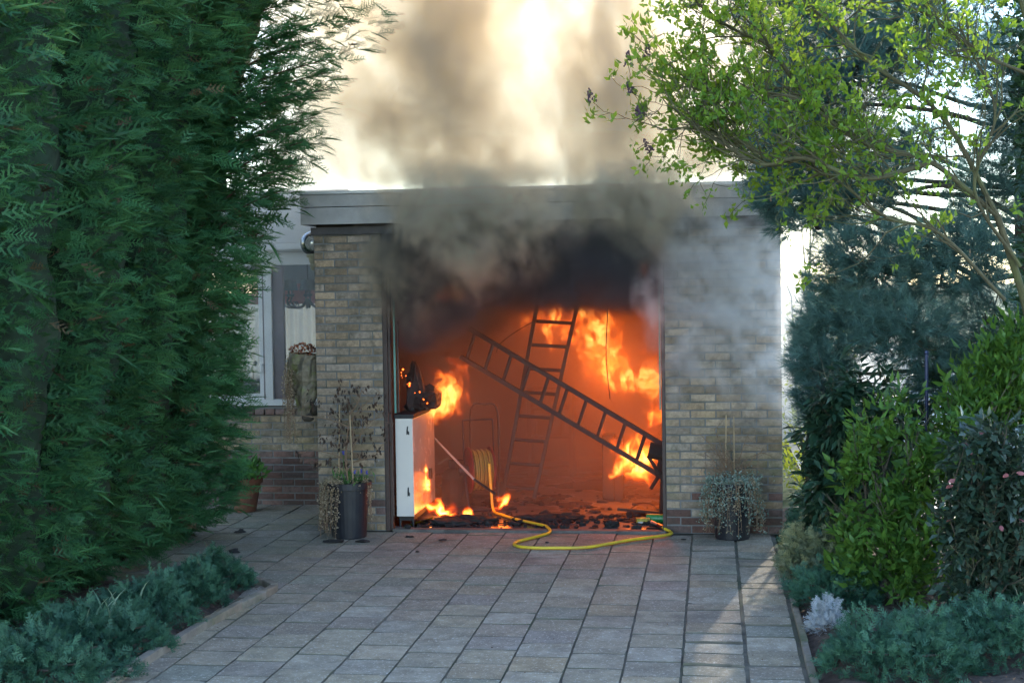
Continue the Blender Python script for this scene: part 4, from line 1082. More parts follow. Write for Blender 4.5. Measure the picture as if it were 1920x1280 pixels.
# globe lamp on the pier side
lm = thing('wall_lamp', 'clear glass globe lamp on a cream bracket at the top of the left pier side', 'lamp', (-.70, .30, 2.30))
mgb, N = new_mat('globe_glass'); o_ = N.n('ShaderNodeOutputMaterial'); tr = N.n('ShaderNodeBsdfTransparent'); tr.inputs[0].default_value = (.80, .80, .78, 1)
gl = N.n('ShaderNodeBsdfGlossy'); gl.inputs['Roughness'].default_value = .04; fr = N.n('ShaderNodeFresnel'); fr.inputs[0].default_value = 1.6; ms = N.n('ShaderNodeMixShader')
N.l(math_(N, 'MULTIPLY_ADD', fr.outputs[0], 1.4, .12), ms.inputs[0]); N.l(tr.outputs[0], ms.inputs[1]); N.l(gl.outputs[0], ms.inputs[2]); N.l(ms.outputs[0], o_.inputs[0])
M_cream = surf('cream_metal', (.52, .47, .34), .5, .15, 10, dirt=(.3, .26, .18))
MB().ball((-.03, 0, .12), .105, 4).build('globe', mgb, lm, smooth=True)
MB().ball((-.02, 0, .105), .034, 3, (1, 1, 1.3)).build('bulb', surf('bulb_white', (.7, .68, .62), .3), lm, smooth=True)
MB().lathe([(0, .0), (.05, .0), (.058, .02), (.045, .03), (.04, .01), (.03, -.04), (.024, -.05), (.03, -.065), (.022, -.09), (.012, -.11), (0, -.11)], (-.03, 0, 0), 20).cyl((-.03, 0, -.03), (.065, 0, -.03), .012, seg=10).box(.055, .064, -.04, .04, -.10, .04).build('bracket', M_cream, lm)

# ------------------------------------------------------------------ white cabinet just inside the door
cab = thing('cabinet', 'white metal cabinet just inside the left door post, scorched black on top', 'cabinet', (0, 0, 0))
M_enamel = surf('white_enamel', (.62, .58, .53), .35, .06, 3, .05, 50, .001, spec=.5)
M_side = surf('cabinet_side', (.55, .46, .37), .24, .15, 4, .05, 50, .001, dirt=(.40, .30, .22), dirt_scale=2, spec=.7)
cx0, cx1, cy0, cy1 = .0, .150, .16, 1.10
cM = Matrix.Translation((0, 0, 0))
fp = MB().box(cx0, cx1, cy0-.02, cy0, .10, .93, bev=.004).build('door', M_enamel, cab)
MB().box(cx0+.002, cx1-.002, cy0+.003, cy1, .105, .925, bev=.006).build('body', M_side, cab)
M_blk = surf('black_scorch', (.012, .012, .013), .6, .3)
def hole(zc, h):
    V = [(cx1-.052+random.uniform(-.003, .003)+dx, cy0-.0235, zc+dz) for dx, dz in ((0, 0), (.008, h*.1), (.020, .0), (.022, h*.35), (.012, h*.5), (.014, h), (.002, h*.95), (-.004, h*.5))]
    me = bpy.data.meshes.new('vent_slot'); me.from_pydata(V+[(x, y+.003, z) for x, y, z in V], [], [tuple(range(8))]+[(i, (i+1) % 8, 8+(i+1) % 8, 8+i) for i in range(8)]); link('vent_slot', me, M_blk, fp)
hole(.79, .075); hole(.27, .08)
MB().box(cx0-.01, cx1+.012, cy0-.03, cy1+.01, .932, .965, bev=.004).build('top', M_blk, cab)
MB().box(cx0+.01, cx1-.01, cy0+.02, cy1-.02, .06, .10).build('plinth', M_blk, cab)
for (x, y) in ((cx0+.02, cy0+.03), (cx1-.02, cy0+.03), (cx0+.02, cy1-.03), (cx1-.02, cy1-.03)):
    MB().cyl((x, y, .012), (x, y, .07), .013, seg=10).build('foot', M_blackplastic, cab)
MB().box(cx1+.0, cx1+.022, cy1-.30, cy1-.24, .33, .42, bev=.003).build('latch', M_blk, cab)
# charred stuff lying on the cabinet
cb_ = thing('charred_bundle', 'charred heap of embers smouldering on top of the white cabinet', 'charred goods', (.14, .75, .966))
def char_lump(w, d, h, seed, sub=3):
    mb = MB(); bmesh.ops.create_icosphere(mb.bm, subdivisions=sub, radius=1); so_ = seed*3.1
    for v in mb.bm.verts:
        p = np.array([[v.co.x*1.5+so_, v.co.y*1.5, v.co.z*1.5]]); q = .65+.9*(vnoise(p)[0]-.3)+.5*(vnoise(p*3)[0]-.5)
        v.co = Vector((v.co.x*w*q, v.co.y*d*q, max(v.co.z, -.15)*h*q+.15*h*q))
    return mb
char_lump(.15, .30, .18, 1).build('heap', M_sootwood, cb_); char_lump(.10, .2, .34, 5).build('stack', M_sootwood, cb_, loc=(-.06, -.1, 0))
M_ember = surf('ember_char', (.02, .015, .012), .8)
me_, N = new_mat('glowing_ember'); o_ = N.n('ShaderNodeOutputMaterial'); em = N.n('ShaderNodeEmission'); em.inputs[0].default_value = (1, .12, .015, 1); em.inputs[1].default_value = 1.6; N.l(em.outputs[0], o_.inputs[0])
def embers(parent, pts, s=.006):
    mb = MB()
    for p in pts: mb.ball(p, random.uniform(.5, 1.3)*s, 1, (random.uniform(.6, 1.6), 1, random.uniform(.6, 1.8)), .2)
    o = mb.build('ember', me_, parent); o['kind'] = 'stuff'; return o
embers(cb_, [(-.14+.2*u+random.uniform(-.05, .03), -.30+random.uniform(-.02, .02), .34-.28*u+random.uniform(-.02, .02)) for u in np.linspace(0, 1, 13)**1.3], .006)

# ------------------------------------------------------------------ ladders
M_lad = surf('sooty_ladder', (.014, .015, .018), .7, .3, 20, .2, 50, .002)
def ladder(label, A, B, across, width0, width1, rungs, thick=.042, deep=.025, r0=0.05, r1=.95):
    A, B, across = Vector(A), Vector(B), Vector(across).normalized()
    t = thing('ladder', label, 'ladder', tuple(A), 0, 'ladders burning inside the garage')
    d = B-A; n = d.normalized().cross(across)
    for s in (-1, 1):
        p = across*(s*width0/2); q = d+across*(s*width1/2)
        dd = (q-p); L = dd.length; y = dd.normalized(); x = (across-y*across.dot(y)).normalized(); z = x.cross(y)
        M = Matrix((x, y, z)).transposed().to_4x4(); M.translation = p
        o = MB().box(-deep/2, deep/2, 0, L, -thick/2, thick/2, bev=.003).build('rail', M_lad, t); o.matrix_local = M
    for k in range(rungs):
        u = r0+(r1-r0)*k/(rungs-1); c = d*u; wd = width0*(1-u)+width1*u
        MB().cyl(c-across*(wd/2), c+across*(wd/2), .0165, seg=8).build('rung', M_lad, t)
    return t
ladder('upright ladder leaning to the right, standing on the floor in the middle of the fire', (.835, 1.65, .05), (1.28, 1.78, 2.16), (1, .0, -.07), .30, .39, 9, thick=.05, deep=.034, r0=.04, r1=.88)
ladder('ladder fallen across the upright one, sloping down to the right door post', (2.24, .75, .49), (.42, 1.25, 1.52), (.32, .0, .95), .25, .27, 11, thick=.048, deep=.038, r0=.02, r1=.97)
# white stick
stick = thing('pole', 'thin pale pole leaning on the cabinet, pointing down to the hose', 'pole', (0, 0, 0))
MB().cyl((.12, 1.2, .66), (.60, .55, .36), .010, r2=.010, seg=8).build('shaft', surf('pale_metal', (.42, .40, .38), .45, .2), stick)
MB().cyl((.60, .55, .36), (.80, .45, .25), .012, seg=8).build('tip', M_blackplastic, stick)

# hose reel
reel = thing('hose_reel', 'red hose reel with yellow hose wound on its drum, standing inside', 'hose reel', (.55, 1.15, .37), R(22))
M_red = surf('red_plastic', (.11, .015, .02), .45, .2, 8); M_hose = surf('yellow_hose', (.62, .46, .03), .38, .12, 20, dirt=(.45, .33, .05)); M_gold = surf('dim_yellow_hose', (.26, .19, .045), .5, .2)
def ring(mb, x, r_, tr, seg=36): 
    P = [Vector((x, r_*math.cos(2*PI*k/seg), r_*math.sin(2*PI*k/seg))) for k in range(seg+1)]; mb.tube(P, tr, 6)
for x in (-.10, .10):
    mb = MB(); mb.cyl((x-.006, 0, 0), (x+.006, 0, 0), .20, seg=32); ring(mb, x, .20, .011); mb.build('flange', M_red, reel)
MB().cyl((-.10, 0, 0), (.10, 0, 0), .09, seg=20).build('drum', M_blackplastic, reel)
MB().cyl((-.19, 0, 0), (-.10, 0, 0), .05, seg=20).cyl((-.19, 0, 0), (-.20, 0, 0), .03, seg=12).build('hub', M_blackplastic, reel)
for k in range(9):
    mb = MB(); ring(mb, -.085+.0215*k, .165+.012*(k % 2), .010); mb.build('hose_coil', M_gold, reel)
mb = MB()
for x in (-.14, .14): mb.tube([(x, -.18, -.345), (x, 0, 0), (x, .18, -.345)], .011, 6).tube([(x, .0, .0), (x, .05, .45)], .009, 6)
mb.tube([(-.14, .05, .45), (.14, .05, .45)], .009, 6).tube([(-.14, -.18, -.345), (.14, -.18, -.345)], .009, 6).build('stand', M_blackplastic, reel)
# long yellow hose out onto the drive
hose = thing('garden_hose', 'bright yellow hose lying in a loop on the slabs in front of the door', 'hose', (0, 0, 0))
hp_ = [(.67, .95, .45), (.69, .92, .2), (.72, .85, .045), (.82, .70, .03), (.99, .45, .03), (1.18, .22, .034), (1.28, .10, .03), (1.325, -.10, .018), (1.24, -.32, .018), (1.13, -.52, .018), (1.115, -.68, .018), (1.22, -.79, .018), (1.45, -.80, .018), (1.68, -.76, .018), (1.84, -.60, .018), (2.0, -.42, .018), (2.15, -.30, .018), (2.26, -.20, .018), (2.315, -.12, .020), (2.30, -.045, .025), (2.262, -.0, .036), (2.24, .06, .038)]
MB().tube(spline(hp_, 10), .0125, 8).build('tube', M_hose, hose, smooth=True)
MB().cyl((2.242, .055, .040), (2.20, .15, .045), .019, .015, seg=10).build('nozzle', M_red, hose)
MB().cyl((2.198, .155, .045), (2.14, .24, .055), .011, .014, seg=10).build('spray_tip', surf('steel', (.4, .4, .42), .35, metal=.8), hose)
# bottles beside the nozzle
bo = thing('green_bottle', 'green plastic bottle lying on the floor by the right door post', 'bottle', (2.20, .44, .05), R(80))
M_gb = surf('green_plastic', (.02, .25, .06), .3); mb = MB().lathe([(0, -.11), (.034, -.11), (.038, -.1), (.038, .04), (.03, .07), (.013, .09), (.013, .11), (0, .11)], seg=18); mb.build('body', M_gb, bo, rot=(PI/2, 0, 0))
MB().cyl((0, -.13, 0), (0, -.109, 0), .015, seg=10).build('cap', M_enamel, bo)
yb = thing('yellow_box', 'small crushed yellow and white box on the garage floor by the green bottle', 'box', (2.06, .40, .013), R(12))
mb = MB().box(-.055, .055, -.03, .03, 0, .05, bev=.004)
for v in mb.bm.verts: v.co += Vector((random.uniform(-.006, .006), random.uniform(-.004, .004), random.uniform(-.004, .006) if v.co.z > .02 else 0))
mb.build('box', surf('yellow_card', (.40, .33, .05), .6, .5, 30, dirt=(.02, .02, .02), dirt_scale=25), yb)
MB().box(-.045, .0, -.034, -.031, .008, .022).build('print', M_enamel, yb)

# dark burning goods at the right post
bg_ = thing('burning_machine', 'charred machine with a fat drum and crossed struts, under the end of the fallen ladder', 'machine', (2.30, .62, .012))
MB().cyl((-.19, 0, .60), (.12, .0, .53), .07, seg=14).build('drum', M_sootwood, bg_)
char_lump(.13, .10, .20, 8).build('motor', M_sootwood, bg_, loc=(-.02, .05, .36))
for (a, b) in (((-.20, 0, .55), (-.02, 0, .25)), ((-.02, .02, .52), (-.18, .02, .26)), ((-.1, 0, .4), (.06, 0, .16)), ((-.10, .05, .0), (-.08, .05, .4)), ((.08, .05, .0), (.06, .05, .4))):
    MB().cyl(a, b, .016, seg=8).build('strut', M_sootwood, bg_)
# furniture at the back, seen dimly through the smoke
sh = thing('shelf_rack', 'dim charred shelf rack standing in the smoke behind the upright ladder', 'shelf', (.95, 3.5, .012))
for x in (-.22, .22): MB().box(x-.02, x+.02, -.15, .15, 0, .95).build('side_panel', M_sootwood, sh)
for z in (.12, .42, .72, .94): MB().box(-.20, .20, -.15, .15, z-.012, z+.012).build('shelf', M_sootwood, sh)
MB().box(-.14, .12, -.10, .1, .435, .66, bev=.01).build('box', M_sootwood, sh)
cb2_ = thing('charred_cupboard', 'narrow charred upright cupboard in front of the bright low flames', 'cupboard', (1.72, 1.75, .012))
MB().box(-.09, .02, -.12, .12, 0, .62, bev=.006).box(.022, .10, -.10, .12, 0, .58).build('carcass', M_sootwood, cb2_); MB().box(-.085, .015, -.13, -.121, .03, .58, bev=.003).build('door', M_sootwood, cb2_)
cart = thing('hand_cart', 'thin tubular handle of a cart standing behind the hose reel', 'cart', (.48, 1.9, .012))
MB().tube(spline([(-.13, 0, 0), (-.14, 0, .5), (-.12, 0, .86), (0, 0, .89), (.12, 0, .86), (.14, 0, .5), (.13, 0, 0)], 6), .011, 6).build('handle', M_brown, cart)
MB().box(-.14, .14, -.02, .2, .02, .03).build('plate', M_brown, cart)
for s in (-1, 1): MB().cyl((s*.17, .05, .07), (s*.14, .05, .07), .07, seg=18).build('wheel', M_blackplastic, cart)
drumb = thing('gas_canister', 'rounded dark canister in the shade behind the low flames on the left', 'canister', (.30, 1.35, .012))
MB().lathe([(0, 0), (.13, 0), (.14, .02), (.14, .26), (.11, .33), (.04, .35), (.035, .38), (0, .38)]).build('tank', M_sootwood, drumb); MB().lathe([(.06, .34), (.07, .36), (.07, .42), (.06, .42)], seg=20).build('collar', M_sootwood, drumb)
cabl = thing('hanging_cable', 'thin dark cable hanging from the ceiling in front of the tall flames', 'cable', (1.72, 1.2, 0))
MB().tube(spline([(.0, 0, 2.5), (.01, 0, 1.9), (-.01, 0, 1.4), (.02, 0, 1.0)], 8), .0045, 5).build('wire', M_blk, cabl)
cabl2 = thing('hanging_cable', 'shorter sagging cable running from the upright ladder to the left', 'cable', (.7, 1.4, 0))
MB().tube(spline([(.36, 0, 1.72), (.15, 0, 1.60), (.02, 0, 1.50), (-.02, 0, 1.42)], 8), .004, 5).build('wire', M_blk, cabl2)
plank = thing('charred_plank', 'charred plank lying on the floor below the bright flames', 'plank', (2.02, .85, .05), R(-6))
MB().box(-.20, .16, -.03, .03, -.012, .012, M=Matrix.Rotation(R(4), 4, 'Y')).build('board', M_sootwood, plank)
MB().tube(spline([(-.1, 0, .01), (0, 0, .07), (.1, 0, .06), (.15, 0, .01)], 5), .004, 5).build('wire', M_blk, plank)

# charred fragments: single pieces outside, rubble inside
def shard(seed, w, d, h):
    mb = char_lump(w, d, h, seed, 2)
    return mb
frag = [(-.36, -.56, .10, .05, .018, 'flat charred flake in front of the left black pot'), (-.12, -.55, .07, .04, .02, 'charred flake to the right of the left black pot'),
        (.20, -.30, .05, .03, .012, 'small charred flake on the slabs before the white cabinet'), (.50, -.44, .045, .025, .012, 'charred flake on the slabs left of the hose loop'),
        (.40, -.95, .022, .02, .010, 'tiny charred crumb alone on the slabs before the door'), (-1.02, -1.05, .05, .035, .03, 'black folded flake on the slabs beside the last cypress'),
        (-1.28, -.15, .06, .04, .03, 'charred flake near the foot of the hedge by the terracotta pot'), (1.35, -.5, .02, .015, .01, 'tiny black crumb inside the hose loop'),
        (2.42, -.30, .03, .02, .008, 'small black flake below the right pier'), (.12, .02, .04, .03, .03, 'charred lump on the threshold under the cabinet')]
for k, (x, y, a, b, h, lab) in enumerate(frag):
    t = tag(shard(k+1, a, b, h).build('charred_flake', M_sootwood), lab, 'debris', 'charred flakes fallen on the slabs'); t.location = (x, y, .004 if y < -.05 else .021)
mb = MB()
for k in range(330):
    x = random.uniform(.05, 2.2); y = random.choice((random.gauss(.5, .16), random.gauss(.45, .2), random.gauss(1.5, .6)))
    if x < .9 and random.random() < .35: y = random.gauss(.3, .1)
    s = random.uniform(.008, .032)*(1.4 if random.random() < .15 else 1); y = max(.12, y)
    if x < .18 and .1 < y < 1.2: continue
    rr = bmesh.ops.create_icosphere(mb.bm, subdivisions=1, radius=s)
    ex, ey, ez = random.uniform(.7, 2.0), random.uniform(.6, 1.2), random.uniform(.3, .9)
    for v in rr['verts']:
        j = random.uniform(.7, 1.25); v.co = Vector((v.co.x*ex*j+x, v.co.y*ey*j+y, max(.0, v.co.z*ez*j+s*.4)+.012))
rub = mb.build('rubble', M_sootwood); tag(rub, 'charred rubble scattered over the garage floor', 'rubble', kind='stuff')
for k, (x, y, a, b, h, lab) in enumerate(((1.80, .20, .075, .05, .055, 'large charred lump on the floor near the threshold, right of the hose'), (2.02, .14, .05, .035, .03, 'smaller charred lump beside the large one near the right post'),
        (.42, .30, .18, .12, .05, 'broad charred heap on the floor in front of the low flames'), (1.15, .55, .20, .08, .05, 'long charred heap across the floor behind the yellow hose'), (.62, .42, .24, .10, .06, 'charred heap beside the yellow hose under the reel'), (1.42, .60, .14, .07, .05, 'charred heap on the floor right of the hose, in the orange light'),
        (1.93, .75, .03, .03, .05, 'round charred knob standing on the wet floor'))):
    t = tag(char_lump(a, b, h, k+20, 3).build('charred_lump', M_sootwood), lab, 'debris', 'charred lumps on the garage floor'); t.location = (x, y, .012)

# ------------------------------------------------------------------ litter: dead leaves on the soil, bits along the slab edges
M_litter = leaf_mat('dead_leaf', (.05, .03, .02), (.24, .13, .07), .15, .8)
def litter(label, n, fx, fy, z0, s0=.015, s1=.038):
    x = np.array([fx() for _ in range(n)]); y = np.array([fy() for _ in range(n)])
    loc = np.stack([x, y, z0+rng.random(n)*.012], 1); ax = rdir(n)*np.array([[1, 1, .25]])
    tag(scatter('leaf_litter', leaf_template_low(.55, .25), frames(ax, rng.normal(0, .5, n)), loc, rng.uniform(s0, s1, n), rng.random(n), M_litter), label, 'leaf litter', kind='stuff')
litter('brown dead leaves on the soil of the left bed', 900, lambda: random.uniform(-1.3, -.46), lambda: random.uniform(-5.4, -2.25), .035)
litter('brown dead leaves on the soil of the right bed', 1100, lambda: random.uniform(3.17, 4.6), lambda: random.uniform(-5, .2), .035)
litter('small leaf bits lying on the slabs', 170, lambda: random.choice((random.gauss(3.1, .12), random.uniform(-.3, 3.1), random.gauss(-.25, .12))), lambda: random.uniform(-4.9, -.1), .004, .006, .016)
# ------------------------------------------------------------------ volumes: a small expression builder for geometry nodes
class X:
    T = None
    def __init__(s, v): s.v = v
    @staticmethod
    def m(op, *a):
        nd = X.T.nodes.new('ShaderNodeMath'); nd.operation = op
        for i, q in enumerate(a):
            q = q.v if isinstance(q, X) else q
            if isinstance(q, (int, float)): nd.inputs[i].default_value = q
            else: X.T.links.new(q, nd.inputs[i])
        return X(nd.outputs[0])
    def __add__(s, o): return X.m('ADD', s, o)
    __radd__ = __add__
    def __sub__(s, o): return X.m('SUBTRACT', s, o)
    def __rsub__(s, o): return X.m('SUBTRACT', o, s)
    def __mul__(s, o): return X.m('MULTIPLY', s, o)
    __rmul__ = __mul__
    def __truediv__(s, o): return X.m('DIVIDE', s, o)
    def max(s, o): return X.m('MAXIMUM', s, o)
    def min(s, o): return X.m('MINIMUM', s, o)
    def abs(s): return X.m('ABSOLUTE', s)
    def sqrt(s): return X.m('SQRT', s)
    def pow(s, o): return X.m('POWER', s, o)
    def ss(s, a, b):
        nd = X.T.nodes.new('ShaderNodeMapRange'); nd.interpolation_type = 'SMOOTHSTEP'
        X.T.links.new(s.v, nd.inputs['Value'])
        lo, hi, t0, t1 = (a, b, 0., 1.) if a < b else (b, a, 1., 0.)
        for k, q in (('From Min', lo), ('From Max', hi), ('To Min', t0), ('To Max', t1)): nd.inputs[k].default_value = q
        return X(nd.outputs[0])
    def exp(s): return X.m('EXPONENT', s)

def vec3(x, y, z):
    nd = X.T.nodes.new('ShaderNodeCombineXYZ')
    for i, q in enumerate((x, y, z)):
        if isinstance(q, X): X.T.links.new(q.v, nd.inputs[i])
        else: nd.inputs[i].default_value = q
    return nd.outputs[0]
def fbm(v, scale, detail=4, rough=.55, lac=2.1):
    nd = X.T.nodes.new('ShaderNodeTexNoise'); X.T.links.new(v, nd.inputs['Vector'])
    nd.inputs['Scale'].default_value = scale; nd.inputs['Detail'].default_value = detail; nd.inputs['Roughness'].default_value = rough; nd.inputs['Lacunarity'].default_value = lac
    return X(nd.outputs[0])
def blob(x, y, z, c, r):
    """1 in the centre, 0 on the ellipsoid's skin, negative outside"""
    dx, dy, dz = (x-c[0])*(1/r[0]), (y-c[1])*(1/r[1]), (z-c[2])*(1/r[2])
    return 1-(dx*dx+dy*dy+dz*dz).sqrt()

def volume(name, lo, hi, res, field, mat, label=None, cat=None, group=None, parent=None, kind='stuff'):
    """a closed region of gas whose density grid is computed from FIELD(x, y, z)"""
    g = bpy.data.node_groups.new(name, 'GeometryNodeTree'); X.T = g
    g.interface.new_socket('Geometry', in_out='OUTPUT', socket_type='NodeSocketGeometry')
    out = g.nodes.new('NodeGroupOutput'); vc = g.nodes.new('GeometryNodeVolumeCube')
    vc.inputs['Min'].default_value = lo; vc.inputs['Max'].default_value = hi
    for k, i in (('Resolution X', 0), ('Resolution Y', 1), ('Resolution Z', 2)):
        vc.inputs[k].default_value = max(4, int(round((hi[i]-lo[i])/res)))
    pos = g.nodes.new('GeometryNodeInputPosition'); sp = g.nodes.new('ShaderNodeSeparateXYZ'); g.links.new(pos.outputs[0], sp.inputs[0])
    x, y, z = X(sp.outputs[0]), X(sp.outputs[1]), X(sp.outputs[2])
    d = field(x, y, z)
    # fade at the walls of the region
    m = .12 if min(hi[i]-lo[i] for i in range(3)) > .8 else .03
    for q, i in ((x, 0), (y, 1), (z, 2)):
        d = d*((q-lo[i]).min(hi[i]-q).ss(0, m))
    g.links.new(d.max(0.0).v, vc.inputs['Density'])
    sm = g.nodes.new('GeometryNodeSetMaterial'); sm.inputs['Material'].default_value = mat
    g.links.new(vc.outputs[0], sm.inputs[0]); g.links.new(sm.outputs[0], out.inputs[0])
    me = bpy.data.volumes.new(name); me.materials.append(mat)
    o = link(name, me, None, parent)
    md = o.modifiers.new('density', 'NODES'); md.node_group = g
    if kind: o['kind'] = kind
    return tag(o, label, cat, group)

def smoke_mat(name, scat, absorb, aniso=0.0):
    """gas that scatters SCAT and absorbs ABSORB (both per metre at density 1, per colour)"""
    m, N = new_mat(name); o = N.n('ShaderNodeOutputMaterial'); at = N.n('ShaderNodeAttribute'); at.attribute_name = 'density'
    v = N.n('ShaderNodeVolumeScatter'); v.inputs['Color'].default_value = (*scat, 1); N.l(at.outputs['Fac'], v.inputs['Density']); v.inputs['Anisotropy'].default_value = aniso
    a = N.n('ShaderNodeVolumeAbsorption'); a.inputs['Color'].default_value = (*[1-q for q in absorb], 1); N.l(at.outputs['Fac'], a.inputs['Density'])
    ad = N.n('ShaderNodeAddShader'); N.l(v.outputs[0], ad.inputs[0]); N.l(a.outputs[0], ad.inputs[1])
    N.l(ad.outputs[0], o.inputs['Volume']); return m

def fire_mat(name, strength=30, stops=((0., (0, 0, 0)), (.12, (.5, .02, .0)), (.4, (1, .13, .01)), (.75, (1, .34, .04)), (1., (1, .6, .15)))):
    m, N = new_mat(name); o = N.n('ShaderNodeOutputMaterial'); e = N.n('ShaderNodeEmission')
    at = N.n('ShaderNodeAttribute'); at.attribute_name = 'density'
    nd = N.n('ShaderNodeValToRGB'); cr = nd.color_ramp
    while len(cr.elements) < len(stops): cr.elements.new(.5)
    for q, (p, c) in zip(cr.elements, stops): q.position = p; q.color = (*c, 1)
    N.l(at.outputs['Fac'], nd.inputs[0]); N.l(nd.outputs[0], e.inputs[0])
    N.l(math_(N, 'MULTIPLY', math_(N, 'POWER', at.outputs['Fac'], 1.5), strength), e.inputs[1])
    N.l(e.outputs[0], o.inputs['Volume']); return m

# --- interior smoke: fills the garage, thick and sooty under the ceiling, thin over the floor
def f_inside(x, y, z):
    v = vec3(x, y, z*.9)
    n = fbm(v, 1.6, 4, .6)
    top = (z+(n-.5)*.55+((1.05-x).max(0.0)).min(.8)*.45).ss(1.80, 2.15)
    return .16+(n-.35).max(0.0)*.6+y.ss(2.0, 2.8)*.6+top*1.0
volume('smoke', (-.45, .10, .03), (2.72, 5.1, 2.5), .08, f_inside, smoke_mat('inner_smoke', (.40, .33, .27), (.50, .58, .64)),
       'dark sooty smoke filling the inside of the garage', 'smoke')

# --- black soot layer: under the ceiling and spilling out below the door head
def f_soot(x, y, z):
    w1 = fbm(vec3(x, y, z), 1.5, 3, .5)
    n = fbm(vec3(x+w1*.6, y*.6, z*.9+w1*.5), 2.4, 7, .64)
    top = (z+(n-.5)*.75+((1.05-x).max(0.0)).min(.8)*.42).ss(1.78, 2.12)
    front = (y+(n-.5)*.5-(z-2.0)*-.25).ss(-.32, .0)
    return top*front*(n.ss(.3, .65)*.7+.3)*11*(x.ss(-.12, .12))*(x.ss(2.40, 2.22))
volume('smoke', (-.10, -.45, 1.25), (2.45, 3.2, 2.52), .035, f_soot, smoke_mat('soot_smoke', (.15, .145, .16), (.75, .75, .74)),
       'black smoke hanging under the ceiling and below the door head', 'smoke')

# --- smoke rolling out of the door head and up over the fascia
def f_roll(x, y, z):
    v = vec3(x, y*1.2, z*.8)
    w1 = fbm(v, 1.3, 2, .5); w2 = fbm(vec3(x+7.3, y, z*.8+3.1), 1.3, 2, .5)
    xx = x+(w1-.5)*.8; zz = z+(w2-.5)*.6
    n = fbm(vec3(xx*1.0, y, zz*.8), 2.6, 8, .66)
    s = blob(xx, y, zz, (.75, -.34, 2.85), (.95, .42, .85))
    s = s.max(blob(xx, y, zz, (.85, -.22, 2.42), (.70, .32, .42)))
    s = s.max(blob(xx, y, zz, (2.10, -.32, 2.85), (.75, .36, .55)))
    s = s.max(blob(xx, y, zz, (2.20, -.24, 2.45), (.36, .26, .42))*.8)
    s = s.max(blob(xx, y, zz, (.20, -.15, 2.2), (.4, .24, .45))*.7)
    s = s.max(blob(xx, y, zz, (1.3, -.30, 3.0), (1.3, .34, .35))*.6)
    hi_ = fbm(vec3(x+w1*.9+w2*.5, y*.5+w2, z*.75-w1*.7), 5.5, 8, .66)
    tex = hi_.ss(.38, .66)*2.2
    return ((s+(n-.52)*2.2).ss(0.0, .9)*11*(tex*.85+.15)+(s+.2).ss(0, .6)*1.4*tex)*z.ss(3.1, 2.75)
volume('smoke', (-.9, -.95, 1.3), (3.3, .10, 3.8), .022, f_roll, smoke_mat('rolling_smoke', (.94, .82, .67), (.0, .09, .24), .4),
       'beige smoke rolling out of the door head and over the fascia', 'smoke')

# --- the plume above the roof: two columns with a thin bright gap
def f_plume(x, y, z):
    lean = (z-2.8)*.05
    w1 = fbm(vec3(x, y, z*.6), 1.0, 4, .6)
    xx = x+(w1-.5)*1.5-lean
    n = fbm(vec3(xx, y*.45+w1*.8, z*.75), 2.6, 8, .70)
    n2 = fbm(vec3(xx*1.3, y*1.0, z*.45+9), 1.3, 6, .62)
    c1 = 1-((xx-.38)*(1/.85)).abs()
    c2 = 1-((xx-1.85)*(1/.62)).abs()
    s = c1.max(c2*.95)
    yy = 1-((y-.35)*(1/1.0)).abs()
    core = (s+(n-.5)*3.0).ss(-.1, 1.5)*yy.ss(0, .5)
    wide = 1-((xx-1.2)*(1/3.2)).abs()
    hi_ = fbm(vec3(x+w1*1.1, y*.25+w1, z*.55-w1*.8), 4.2, 8, .66)
    tex = hi_.ss(.34, .68)*2.0
    return (core*4.3*(z.ss(2.8, 3.8)*.65+.35)+(n2-.2).max(0.0)*6.2*yy.ss(0, .5)*wide.ss(0, .45))*(tex*.75+.25)
volume('smoke', (-2.0, -.75, 2.84), (4.6, 1.5, 5.8), .04, f_plume, smoke_mat('plume_smoke', (.78, .75, .715), (.005, .085, .21), .45),
       'tall brown smoke plume rising above the garage roof in two columns', 'smoke')

# --- pale blue-white wisps drifting across the right pier
def f_wisp(x, y, z):
    w1 = fbm(vec3(x, y, z), 1.6, 3, .5); w2 = fbm(vec3(x+5, y+2, z+1), 1.6, 3, .5)
    xx = x+(w1-.5)*.8; zz = z+(w2-.5)*.8
    n = fbm(vec3(xx, y, zz), 3.5, 7, .64)
    s = blob(xx, y, zz, (2.78, -.24, 2.0), (.85, .32, 1.15)).max(blob(xx, y, zz, (3.0, -.20, 1.35), (.5, .25, .6))*.9)
    hi_ = fbm(vec3(x+w1*.8, y*.4+w2, z*.8-w1*.6), 5.5, 7, .66)
    return (s+(n-.52)*1.7).ss(0.0, 1.0)*8*(hi_.ss(.36, .68)*1.6+.1)
volume('smoke', (2.0, -.62, .6), (3.9, -.13, 3.2), .03, f_wisp, smoke_mat('wisp_smoke', (.95, .96, .98), (.02, .02, .02), .2),
       'pale bluish wisps of smoke drifting in front of the right pier', 'smoke')

# --- drifting smoke behind the garage and over the house
def f_back(x, y, z):
    n = fbm(vec3(x, y, z), .7, 6, .6)
    return (n-.2).max(0.0)*3.6
volume('smoke', (-3.0, 5.6, 0), (5.0, 6.9, 7.5), .14, f_back, smoke_mat('drift_smoke', (.86, .835, .80), (.03, .075, .15), .3),
       'thin pale smoke drifting behind the garage', 'smoke')

